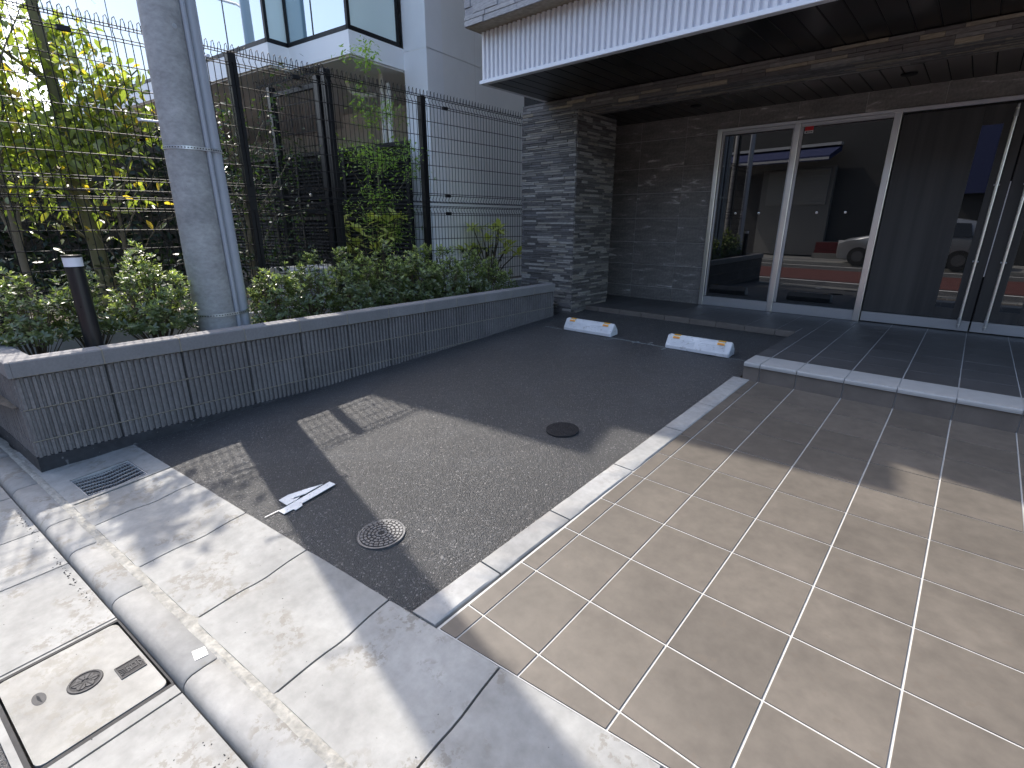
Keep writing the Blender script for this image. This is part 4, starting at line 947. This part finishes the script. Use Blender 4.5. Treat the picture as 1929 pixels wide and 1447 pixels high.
# ------------------------------------------------------------------ parking stops
def stop(x, y, label):
    t = thing('parking_stop', label, 'parking stop', (x, y, GZ(x, y)+.003), 'concrete parking stops', R(0)); t.rotation_euler = (math.atan(.05376), 0, R(.4))
    pr = [(0, 0), (0, .028), (.060, .108), (.080, .118), (.100, .118), (.150, .055), (.155, 0)]
    L_ = .60; xs = ((0, .010), (.012, 0), (L_-.012, 0), (L_, .010)); n = len(pr); mb = MB()
    v = [(xx, max(e, yy) if yy < .08 else yy-e, zz-(e*.6 if zz > .05 else 0)) for xx, e in xs for yy, zz in pr]
    mb.add(v, [(i*n+j, (i+1)*n+j, (i+1)*n+(j+1) % n, i*n+(j+1) % n) for i in range(3) for j in range(n)]+[tuple(range(n)), tuple(3*n+n-1-j for j in range(n))])
    b = mb.build('body', 'bump', t)
    sl = Vector((0, .060, .080)).normalized(); nn = Vector((0, -.080, .060)).normalized()
    gm = MB()
    for side in (0, 1):
        for k in range(4):
            x0, x1 = (.045, .275) if side == 0 else (.325, .555); c = Vector((0, 0, .028))+sl*(.018+k*.0165)
            p = [c+Vector((x0, 0, 0))+nn*.0006, c+Vector((x1, 0, 0))+nn*.0006, c+sl*.005+Vector((x1, 0, 0))+nn*.0006, c+sl*.005+Vector((x0, 0, 0))+nn*.0006]
            gm.prism([tuple(q) for q in p], tuple(nn*.003))
    gm.build('raised_ribs', 'bump', b)
    for x0 in (.055, .475):
        c = Vector((0, .046, .090)); mb = MB()
        p = [c+Vector((x0, 0, 0)), c+Vector((x0+.065, 0, 0)), c+sl*.022+Vector((x0+.065, 0, 0)), c+sl*.022+Vector((x0, 0, 0))]
        mb.prism([tuple(q+nn*.0) for q in p], tuple(nn*.007)); mb.box(x0, x0+.065, .070, .098, .116, .121)
        r_ = mb.build('reflector', 'yellow', t)
        p2 = [q+nn*.0071+Vector((.008 if i in (0, 3) else -.008, 0, 0))+(sl*.003 if i < 2 else -sl*.008) for i, q in enumerate(p)]
        MB().prism([tuple(q) for q in p2], tuple(nn*.0015)).build('reflector_lens', 'orange', r_)
    ob = MB().lathe([(.012, 0), (.012, .004)], 14).build('anchor_plug', 'galv', t); ob.matrix_local = Matrix.Translation((.5985, .085, .045)) @ Matrix.Rotation(math.pi/2, 4, 'Y')
stop(-3.248, 4.500, 'white concrete parking stop nearest the stone pillar')
stop(-2.038, 4.492, 'white concrete parking stop nearest the tiled entrance platform')
# ================================================================== PLANTS
LEAF = {
 'ell': (np.array([(0, 0, 0), (.30, .20, .03), (.68, .21, .02), (1, 0, -.05), (.68, -.21, .02), (.30, -.20, .03), (.5, 0, -.02)]), [(0, 6, 1), (1, 6, 2), (2, 6, 3), (3, 6, 4), (4, 6, 5), (5, 6, 0)]),
 'long': (np.array([(0, 0, 0), (.25, .11, .01), (.6, .12, -.02), (1, 0, -.12), (.6, -.12, -.02), (.25, -.11, .01)]), [(0, 5, 1), (1, 5, 4, 2), (2, 4, 3)]),
 'drop': (np.array([(0, 0, 0), (.28, .24, .02), (.62, .20, -.02), (1, 0, -.14), (.62, -.20, -.02), (.28, -.24, .02), (.45, 0, -.05)]), [(0, 6, 1), (1, 6, 2), (2, 6, 3), (3, 6, 4), (4, 6, 5), (5, 6, 0)]),
}
def unit(a): return a/np.maximum(np.linalg.norm(a, axis=-1, keepdims=True), 1e-9)
def leaf_mesh(name, kind, m, pos, dirs, nrm, size, wid=1.0):
    """many leaves in one mesh: pos/dirs/nrm (n,3), size (n,)"""
    T, F = LEAF[kind]; d = unit(dirs); s = unit(np.cross(nrm, d)); n = np.cross(d, s); k = len(T); N = len(pos)
    V = pos[:, None]+size[:, None, None]*(T[None, :, 0:1]*d[:, None]+T[None, :, 1:2]*wid*s[:, None]+T[None, :, 2:3]*n[:, None])
    fl = []; 
    V = V.reshape(-1, 3); tot = []
    lens = [len(f) for f in F]; base = np.concatenate([np.array(f) for f in F])
    loops = (base[None]+np.arange(N)[:, None]*k).reshape(-1); ls = np.tile(lens, N); starts = np.concatenate([[0], np.cumsum(ls)[:-1]])
    me = bpy.data.meshes.new(name); me.vertices.add(len(V)); me.vertices.foreach_set('co', V.reshape(-1).astype(np.float32))
    me.loops.add(len(loops)); me.loops.foreach_set('vertex_index', loops.astype(np.int32))
    me.polygons.add(len(ls)); me.polygons.foreach_set('loop_start', starts.astype(np.int32)); me.polygons.foreach_set('loop_total', ls.astype(np.int32))
    me.materials.append(MT[m]); me.polygons.foreach_set('use_smooth', np.ones(len(ls), bool)); me.update(calc_edges=True); me.validate(); return me
def whorls(tips, tdir, n, size, spread, jit=.25):
    P, D, Nn, S = [], [], [], []
    for p, t in zip(tips, tdir):
        t = unit(np.array(t)); a = unit(np.cross(t, RNG.normal(size=3))); b = np.cross(t, a); k = RNG.integers(n[0], n[1]+1); ph = RNG.uniform(0, 6.28)
        for i in range(k):
            an = ph+2*math.pi*i/k+RNG.normal(0, .2); out = a*math.cos(an)+b*math.sin(an); e = RNG.uniform(*spread)
            d = unit(out*math.cos(e)+t*math.sin(e)); P.append(p-t*RNG.uniform(0, .018)); D.append(d); Nn.append(unit(t*math.cos(e)-out*math.sin(e)+RNG.normal(0, jit, 3))); S.append(size*RNG.uniform(.65, 1.2))
    return np.array(P), np.array(D), np.array(Nn), np.array(S)
def azalea(x, y, rx, ry, h, label, tips=230, stems=9, size=.040, group='rounded shrubs along the planter', z0=.40, top=.35, bare=.20):
    t = thing('shrub', label, 'shrub', (x, y, z0), group); h += .05
    st = MB(); P, D = [], []
    for s in range(stems):
        an = RNG.uniform(0, 6.28); r = RNG.uniform(.3, .85); e = np.array([rx*r*math.cos(an), ry*r*math.sin(an), h*RNG.uniform(.55, .9)])
        mid = e*np.array([.35, .35, .5])+RNG.normal(0, .015, 3); st.tube([(0, 0, 0), tuple(mid*.5), tuple(mid), tuple(e)], [.008, .007, .005, .0025], 5)
    for k in range(tips):
        while True:
            q = RNG.uniform(-1, 1, 3); q[2] = RNG.uniform(-.45, 1); rr = np.linalg.norm(q)
            if rr < 1 and (rr > .72 or RNG.random() < .35): break
        lump = 1+.16*math.sin(q[0]*5+x*7)+.16*math.sin(q[1]*6+y*9)+.10*math.sin(q[0]*13+q[1]*11+x)
        p = np.array([q[0]*rx, q[1]*ry, h*.45+q[2]*h*.55*lump]); p[2] = max(p[2], bare*h+.04*RNG.random())
        P.append(p); D.append(unit(np.array([q[0]*.6, q[1]*.6, .55+.5*max(q[2], 0)])+RNG.normal(0, .22, 3)))
    P = np.array(P); D = np.array(D)
    for k in range(0, tips, 4): st.tube([tuple(P[k]*np.array([.45, .45, .45])), tuple(P[k]*.8-np.array([0, 0, .01])), tuple(P[k])], [.003, .0022, .0014], 4, cap=False)
    st.build('stems', 'stem', t)
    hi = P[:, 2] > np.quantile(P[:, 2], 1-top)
    a = whorls(P, D, (5, 8), size, (.1, .75))
    link('foliage', leaf_mesh('foliage', 'ell', 'az', *a, wid=.85), t)['kind'] = 'stuff'
    # second storey of leaves below each tip
    a = whorls(P-D*.035, D, (4, 6), size*1.08, (-.15, .45)); link('inner_foliage', leaf_mesh('inner_foliage', 'ell', 'az', *a, wid=.85), t)['kind'] = 'stuff'
    a = whorls(P[hi]+D[hi]*.012, D[hi], (4, 6), size*.85, (.5, 1.1)); link('highlight_foliage', leaf_mesh('highlight_foliage', 'ell', 'aztop', *a, wid=.7), t)['kind'] = 'stuff'  # topmost whorls in the paler colour that stands in for sun highlights
    return t
azalea(-4.42, .30, .26, .22, .62, 'open leafy shrub at the planter corner left of the bollard lamp', 170, 7, top=.3, bare=.45)
azalea(-4.50, .60, .22, .20, .60, 'leafy shrub directly behind the bollard lamp', 150, 7, top=.3, bare=.45)
azalea(-4.42, .99, .34, .27, .70, 'dense sunlit shrub between the bollard lamp and the utility pole', 330, 11, top=.5, bare=.38)
labs = ['sunlit shrub immediately right of the utility pole', 'shaded shrub with one sunlit spray second right of the pole', 'dark green shrub third right of the pole in front of the white step',
        'tall bushy shrub in front of the broad leaved plant', 'bushy shrub left of the right fence post', 'bushy shrub in front of the right fence post', 'greyish shrub right of the right fence post',
        'thin brownish shrub before the last bare twigs', 'sparse low shrub nearest the stone pillar']
row = [(-4.30, 1.83, .22, .22, .57, 210), (-4.38, 2.18, .26, .24, .62, 240), (-4.34, 2.58, .27, .25, .68, 260), (-4.36, 2.98, .28, .26, .70, 280), (-4.34, 3.38, .27, .25, .68, 260),
       (-4.36, 3.76, .27, .24, .66, 240), (-4.36, 4.12, .25, .23, .60, 200), (-4.36, 4.46, .22, .22, .52, 130), (-4.38, 4.80, .18, .18, .34, 60)]
for (x, y, rx, ry, h, n), lb in zip(row, labs): azalea(x, y, rx, ry, h, lb, n)
for k, (x, y) in enumerate(((-4.40, 4.98), (-4.25, 5.08))):
    t = thing('bare_twigs', ('bare branching twigs beside the pillar foot', 'shorter bare twigs right at the pillar face')[k], 'twigs', (x, y, .40)); mb = MB()
    for q in range(9):
        e = RNG.normal(0, .07, 3)+np.array([0, 0, .24]); mb.tube([(0, 0, 0), tuple(e*.5+RNG.normal(0, .01, 3)), tuple(e)], [.004, .003, .0012], 4)
    mb.build('stems', 'stem', t)

def limb(mb, a, b, r0, r1, n=6, wob=.03):
    a, b = np.array(a), np.array(b); L_ = np.linalg.norm(b-a); pts = [a+(b-a)*i/n+(RNG.normal(0, wob*L_/n*1.5, 3) if 0 < i < n else 0) for i in range(n+1)]
    mb.tube([tuple(p) for p in pts], [r0+(r1-r0)*i/n for i in range(n+1)], 7); return pts
def grow(t, base, trunk_pts, r0, limbs, m_bark, kind, m_leaf, nleaf, lsize, droop, part=0, tw=.16, wid=1.0, lname='leaf', zmin=.55, lowz=-1.):
    """trunk + limbs + twigs with hanging leaves; `part` leaves become objects of their own"""
    tr = MB(); P = [np.array(p) for p in trunk_pts]; k = len(P)
    tr.tube([tuple(p) for p in P], [r0*(1-.6*i/(k-1)) for i in range(k)], 9); tr.build('trunk', m_bark, t, True)
    br = MB(); ends = []
    for (i, e, r) in limbs:
        pts = limb(br, P[i], e, r, r*.25); ends += pts[2:]
        for q in range(5):
            a = pts[RNG.integers(2, len(pts))]; d = RNG.normal(0, 1, 3); d[2] = abs(d[2])*.4-.05; tip = a+unit(d)*RNG.uniform(.6, 1.7)*tw*1.6
            pp = limb(br, a, tip, r*.22, .0015, 3); ends += pp[1:]
    stuff(br.build('limbs', m_bark, t, True))
    E = np.array(ends); n = nleaf
    wgt = np.where(E[:, 2] < lowz, .22, 1.); c = E[RNG.choice(len(E), n, p=wgt/wgt.sum())]; pos = c+RNG.normal(0, tw*.45, (n, 3)); pos[:, 2] = np.maximum(pos[:, 2], zmin)
    D = RNG.normal(0, 1, (n, 3)); D[:, 2] = D[:, 2]*.4-droop; Nn = RNG.normal(0, .5, (n, 3)); Nn[:, 2] += 1; S = lsize*RNG.uniform(.6, 1.25, n)
    # gaps in the crown: the shrubs at the fence foot stand in the sun
    wp = pos+np.array(t.location); sh_ = wp-np.array(SUN)*((wp[:, 2:3]-1.0)/SUN.z)
    gap = (sh_[:, 0] > -4.8) & (sh_[:, 0] < -4.0) & (sh_[:, 1] > .70) & (sh_[:, 1] < 1.9) & (RNG.random(n) < .85)
    gap |= (sh_[:, 0] > -4.25) & (sh_[:, 1] < .45) & (RNG.random(n) < .88)
    if wp[:, 0].mean() < -5.9: pos, D, Nn, S = pos[~gap], D[~gap], Nn[~gap], S[~gap]; n = len(pos)
    if part:
        T, F = LEAF[kind]; me = [leaf_mesh(lname, kind, m_leaf, np.zeros((1, 3)), np.array([[1., 0, 0]]), np.array([[0, 0, 1.]]), np.ones(1)*q, wid) for q in (1.,)]
        # sort: nearest to the street first
        wp = pos+np.array(t.location); od = np.argsort(np.linalg.norm(wp-np.array([0, 0, 1.4]), axis=1)); pick = od[:part]
        for i in pick:
            d = Vector(D[i]).normalized(); s = Vector(Nn[i]).cross(d).normalized(); nn = d.cross(s)
            o_ = link(lname, me[0], t); o_.matrix_local = Matrix.Translation(Vector(pos[i])) @ Matrix((d, s, nn)).transposed().to_4x4() @ Matrix.Scale(S[i], 4)
        keep = np.ones(n, bool); keep[pick] = False; pos, D, Nn, S = pos[keep], D[keep], Nn[keep], S[keep]
    link('foliage', leaf_mesh('foliage', kind, m_leaf, pos, D, Nn, S, wid), t)['kind'] = 'stuff'

# the yellowing tree at the upper left
t = thing('tree', 'sunlit tree with yellow green drooping leaves behind the fence at the left', 'tree', (-6.3, 1.07, .5), 'trees in the garden behind the fence')
grow(t, 0, [(0, 0, 0), (0, 0, .35), (0, -.01, .7), (-.02, -.03, 1.1), (0, -.04, 1.55), (.03, -.04, 2.0), (.05, -.05, 2.6), (.08, -.06, 3.3), (.1, 0, 4.2)], .075,
     [(3, (.25, .42, 1.75), .020), (3, (.1, -.55, 1.65), .018), (2, (.15, .35, 1.35), .018), (4, (.1, .60, 2.25), .022), (4, (.2, -.55, 2.1), .022), (5, (.15, -.65, 2.5), .02),
      (5, (-.5, .1, 2.6), .02), (7, (.2, -.2, 3.6), .010), (3, (.35, -.25, 1.45), .016), (2, (.3, -.5, 1.15), .014)],
     'barkg', 'drop', 'tree', 3500, .100, .75, part=290, tw=.22, wid=.85, lowz=1.45)
t = thing('tree', 'slender pale tree of several trunks at the far left behind the fence', 'tree', (-6.05, .50, .5), 'trees in the garden behind the fence')
grow(t, 0, [(0, 0, 0), (0, .0, .6), (.0, .01, .97), (0, .02, 1.26), (.02, .05, 1.8), (0, .1, 2.5)], .032,
     [(1, (.05, .11, 1.3), .020), (1, (-.1, -.12, 1.5), .018), (2, (.1, -.15, 1.9), .016), (3, (-.2, .25, 2.2), .014), (3, (.2, -.4, 2.3), .014), (4, (.1, .4, 2.5), .012), (4, (.2, -.3, 2.7), .012), (2, (.15, -.35, 1.5), .012)], 'bark', 'drop', 'tree', 520, .08, .7, tw=.2, wid=.85)
t = thing('tree', 'brown twiggy leafless young tree between the yellow tree and the pole', 'tree', (-6.0, 1.215, .5), 'trees in the garden behind the fence')
grow(t, 0, [(0, 0, 0), (0, .0, .4), (0, .01, .75), (0, .02, 1.0)], .028,
     [(3, (.1, .25, 1.6), .012), (3, (.05, -.2, 1.5), .012), (2, (.1, .35, 1.35), .010), (2, (0, -.3, 1.25), .01), (3, (-.1, .1, 1.7), .01), (3, (.1, .05, 1.75), .01), (1, (.1, .3, .9), .008), (1, (.1, -.25, .9), .008)], 'bark', 'drop', 'dark', 90, .05, .4, tw=.22)
t = thing('tree', 'dark glossy evergreen with several stems right behind the utility pole', 'tree', (-5.6, 2.17, .5), 'trees in the garden behind the fence')
grow(t, 0, [(0, 0, 0), (0, .03, .45), (0, .05, .85), (0, .05, 1.3), (0, .04, 1.9)], .026,
     [(1, (.05, .35, 1.0), .014), (1, (.1, -.1, 1.25), .014), (2, (.05, .62, 1.6), .014), (2, (.05, -.2, 1.6), .012), (3, (.05, .42, 2.0), .012), (3, (0, -.15, 1.9), .012), (3, (-.1, .1, 1.95), .01), (1, (.1, .30, .55), .01), (2, (.1, .15, 1.45), .01), (1, (.1, -.2, .6), .01), (2, (0, .35, 1.15), .01)], 'bark', 'ell', 'holly', 1900, .052, .25, tw=.17, wid=1.0)
t = thing('tree', 'young fine leaved green tree in front of the dark louvre screen', 'tree', (-5.30, 3.60, .5), 'trees in the garden behind the fence')
grow(t, 0, [(0, 0, 0), (0, .02, .5), (0, .03, .95), (0, .02, 1.4), (0, -.01, 1.9), (-.02, -.03, 2.45)], .016,
     [(1, (.1, -.33, 1.05), .006), (1, (.1, .35, 1.05), .006), (2, (.1, -.42, 1.5), .007), (2, (.1, .40, 1.45), .007), (3, (.05, -.36, 1.72), .006), (3, (.05, .42, 1.72), .006), (3, (.15, .1, 1.6), .006), (4, (0, .25, 2.1), .005), (4, (0, -.16, 2.2), .005), (5, (0, .06, 2.6), .004), (2, (.2, -.05, 1.2), .006), (1, (.1, .1, .9), .005)], 'bark', 'long', 'nand', 2600, .056, .2, tw=.13, wid=1.15)

def broadleaf(x, y, h, spread, n, label, size):
    t = thing('broad_leaved_shrub', label, 'shrub', (x, y, .5), 'broad leaved shrubs behind the fence')
    st = MB(); me = leaf_mesh('leaf', 'long', 'fats', np.zeros((1, 3)), np.array([[1., 0, 0]]), np.array([[0, 0, 1.]]), np.ones(1), 1.35)
    vs = []
    for k in range(6):   # a few leaf meshes so that colours differ
        vs.append(me if k == 0 else me)
    for s in range(max(4, n//11)):
        an = RNG.uniform(0, 6.28); r = spread*math.sqrt(RNG.random()); top = np.array([r*math.cos(an), r*math.sin(an), h*RNG.uniform(.55, 1.0)])
        st.tube([(0, 0, 0), tuple(top*np.array([.5, .5, .6])), tuple(top)], [.012, .009, .006], 6)
        k = 11; ph = RNG.uniform(0, 6)
        for i in range(k):
            a = ph+2*math.pi*i/k; e = RNG.uniform(-.25, .75); d = Vector((math.cos(a)*math.cos(e), math.sin(a)*math.cos(e), math.sin(e))); s_ = Vector((0, 0, 1)).cross(d).normalized(); nn = d.cross(s_)
            o_ = link('leaf', me, t); o_.matrix_local = Matrix.Translation(Vector(top)-Vector((0, 0, RNG.uniform(0, .07)))) @ Matrix((d, s_, nn)).transposed().to_4x4() @ Matrix.Scale(size*RNG.uniform(.7, 1.2), 4)
    st.build('stems', 'stem', t)
broadleaf(-5.28, 3.45, .98, .38, 165, 'broad yellow green leaved shrub left of the right fence post', .20)
broadleaf(-5.30, 5.45, .86, .48, 165, 'broad yellow green leaved shrub beside the stone pillar', .20)
# low dark planting between the trees and under the house, one mass
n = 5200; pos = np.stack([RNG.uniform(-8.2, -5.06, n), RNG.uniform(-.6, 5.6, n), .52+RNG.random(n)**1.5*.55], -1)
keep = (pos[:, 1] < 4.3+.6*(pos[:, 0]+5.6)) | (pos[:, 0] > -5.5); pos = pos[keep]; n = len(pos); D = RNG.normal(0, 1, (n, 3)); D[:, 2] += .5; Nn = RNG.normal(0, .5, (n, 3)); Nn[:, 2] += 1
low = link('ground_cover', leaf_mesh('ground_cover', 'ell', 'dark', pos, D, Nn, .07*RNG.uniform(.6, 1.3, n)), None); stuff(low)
# dark hedge closing the garden towards the left
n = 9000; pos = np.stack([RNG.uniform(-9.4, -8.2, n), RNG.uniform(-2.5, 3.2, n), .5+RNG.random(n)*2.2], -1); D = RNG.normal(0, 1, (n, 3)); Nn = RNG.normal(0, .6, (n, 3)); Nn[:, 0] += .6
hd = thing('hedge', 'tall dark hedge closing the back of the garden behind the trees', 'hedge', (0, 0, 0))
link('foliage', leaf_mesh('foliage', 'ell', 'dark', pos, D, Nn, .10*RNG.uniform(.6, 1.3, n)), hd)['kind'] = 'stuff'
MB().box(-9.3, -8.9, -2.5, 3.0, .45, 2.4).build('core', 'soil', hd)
# white step seen through the shrubs
sp_ = MB().box(-5.62, -5.10, 2.35, 3.05, .5, .93); o = sp_.build('white_step', 'found'); tag(o, 'low white concrete step behind the fence below the dark louvres', 'step')

# ================================================================== ACROSS THE STREET (seen only as reflections in the doors)
op = thing('shop_house', 'grey house across the street with rolling shutter and striped awning', 'house', ST(0, -10.8, 0), rz=TH)
def OP(name, m, mb): return mb.build(name, m, op)
OP('wall', 'opp', MB().box(-24, 20, -6, -.25, 0, 6.8)); OP('pale_bay', 'oppl', MB().box(-7.3, -4.6, -.25, -.05, .1, 3.45))
sh = OP('shutter', 'shutter', MB().box(-7.05, -4.75, -.05, -.02, 2.05, 3.38))
for k in range(13): MB().box(-7.05, -4.75, -.02, .0, 2.08+k*.1, 2.14+k*.1).build('shutter_slat', 'shutter', sh)
aw = OP('awning', 'awn_b', MB().prism([(-9.4, 0, 4.15), (-9.4, 0, 3.95), (-9.4, 1.2, 3.55), (-9.4, 1.2, 3.72)], (4.9, 0, 0)))
MB().box(-9.4, -4.5, 1.201, 1.21, 3.58, 3.66).build('awning_stripe', 'awn_w', aw); MB().box(-9.42, -4.48, -.02, .25, 4.151, 4.25).build('awning_box', 'awn_w', aw)
OP('steps', 'oppl', MB().box(-4.6, -3.5, -.25, .9, .05, .25).box(-4.6, -3.5, -.25, .6, .25, .45).box(-4.6, -3.5, -.25, .3, .45, .65))
OP('blue_sign', 'awn_b', MB().box(-1.0, .4, -.2, 0, 2.3, 4.32))
pk = thing('street_pole', 'grey street pole across the road beside the shop house', 'pole', ST(-6.82, -8.4, .05)); MB().lathe([(.11, 0), (.07, 7)], 16).build('shaft', 'pipe', pk, True)
pk2 = thing('cable_pole', 'darker street pole with bundled cables across the road', 'pole', ST(-7.25, -8.1, .05)); MB().lathe([(.12, 0), (.08, 7)], 16).build('shaft', 'pole', pk2, True)
for q in range(3): MB().tube([(.1, .12-.09*q, 0), (.07, .12-.09*q, 7)], .022, 8).build('cable', 'black', pk2)
cr = thing('crate_stack', 'dark red plastic crates by the shop house wall across the road', 'crate', ST(-4.2, -10.2, .05)); MB().box(-.4, .4, -.2, .2, 0, .3).box(-.38, .38, -.18, .18, .31, .6).build('crates', 'crate', cr)
car = thing('parked_car', 'small silver hatchback parked along the far side of the street', 'car', ST(-1.25, -8.65, .0), rz=TH)
def cbody():
    # cross-sections along x: (x, z_bottom, z_belt, z_top, half width at belt, half width at top)
    S = [(-2.0, .35, .62, .66, .55, .45), (-1.92, .22, .70, .76, .72, .62), (-1.6, .2, .80, .88, .80, .70), (-1.05, .2, .90, .98, .83, .74), (-.35, .2, .93, 1.42, .84, .60), (.1, .2, .94, 1.50, .84, .60), (1.0, .2, .95, 1.50, .84, .60), (1.55, .2, .95, 1.40, .83, .58), (1.9, .25, .92, 1.0, .78, .62), (2.0, .35, .80, .84, .70, .60)]
    mb = MB(); v = []
    for x, zb, zl, zt, wl, wt in S: v += [(x, -wl*.92, zb), (x, -wl, (zb+zl)/2), (x, -wl, zl), (x, -wt, zt), (x, wt, zt), (x, wl, zl), (x, wl, (zb+zl)/2), (x, wl*.92, zb)]
    n = 8; mb.add(v, [(i*n+j, i*n+(j+1) % n, (i+1)*n+(j+1) % n, (i+1)*n+j) for i in range(len(S)-1) for j in range(n)]+[tuple(range(n-1, -1, -1)), tuple((len(S)-1)*n+j for j in range(n))]); return mb
cbody().build('body', 'carp', car, True)
for s in (-1, 1):
    MB().prism([(-.75, s*.80, .97), (.28, s*.846, .98), (.28, s*.66, 1.40), (-.30, s*.66, 1.38)], (0, s*.012, 0)).build('window', 'cglass', car)
    MB().prism([(.34, s*.846, .98), (1.50, s*.838, .98), (1.38, s*.66, 1.36), (.34, s*.66, 1.40)], (0, s*.012, 0)).build('window', 'cglass', car)
    for x in (-1.28, 1.32):
        wl_ = bpy.data.objects.new('wheel', None); COL.objects.link(wl_); wl_.parent = car; wl_.location = (x, s*.76, .30); wl_.rotation_euler = (math.pi/2, 0, 0)
        MB().lathe([(.30, -.09), (.30, .09)], 24).build('tyre', 'tyre', wl_); MB().lathe([(.17, -.095), (.17, .095)], 18).build('rim', 'iron', wl_)
    MB().box(-1.95, -1.72, s*.58-.12, s*.58+.12, .66, .80).build('headlight', 'sticker_white', car)
    MB().box(.75, .92, s*.845-.012, s*.845+.012, .82, .86).build('door_handle', 'galv', car)
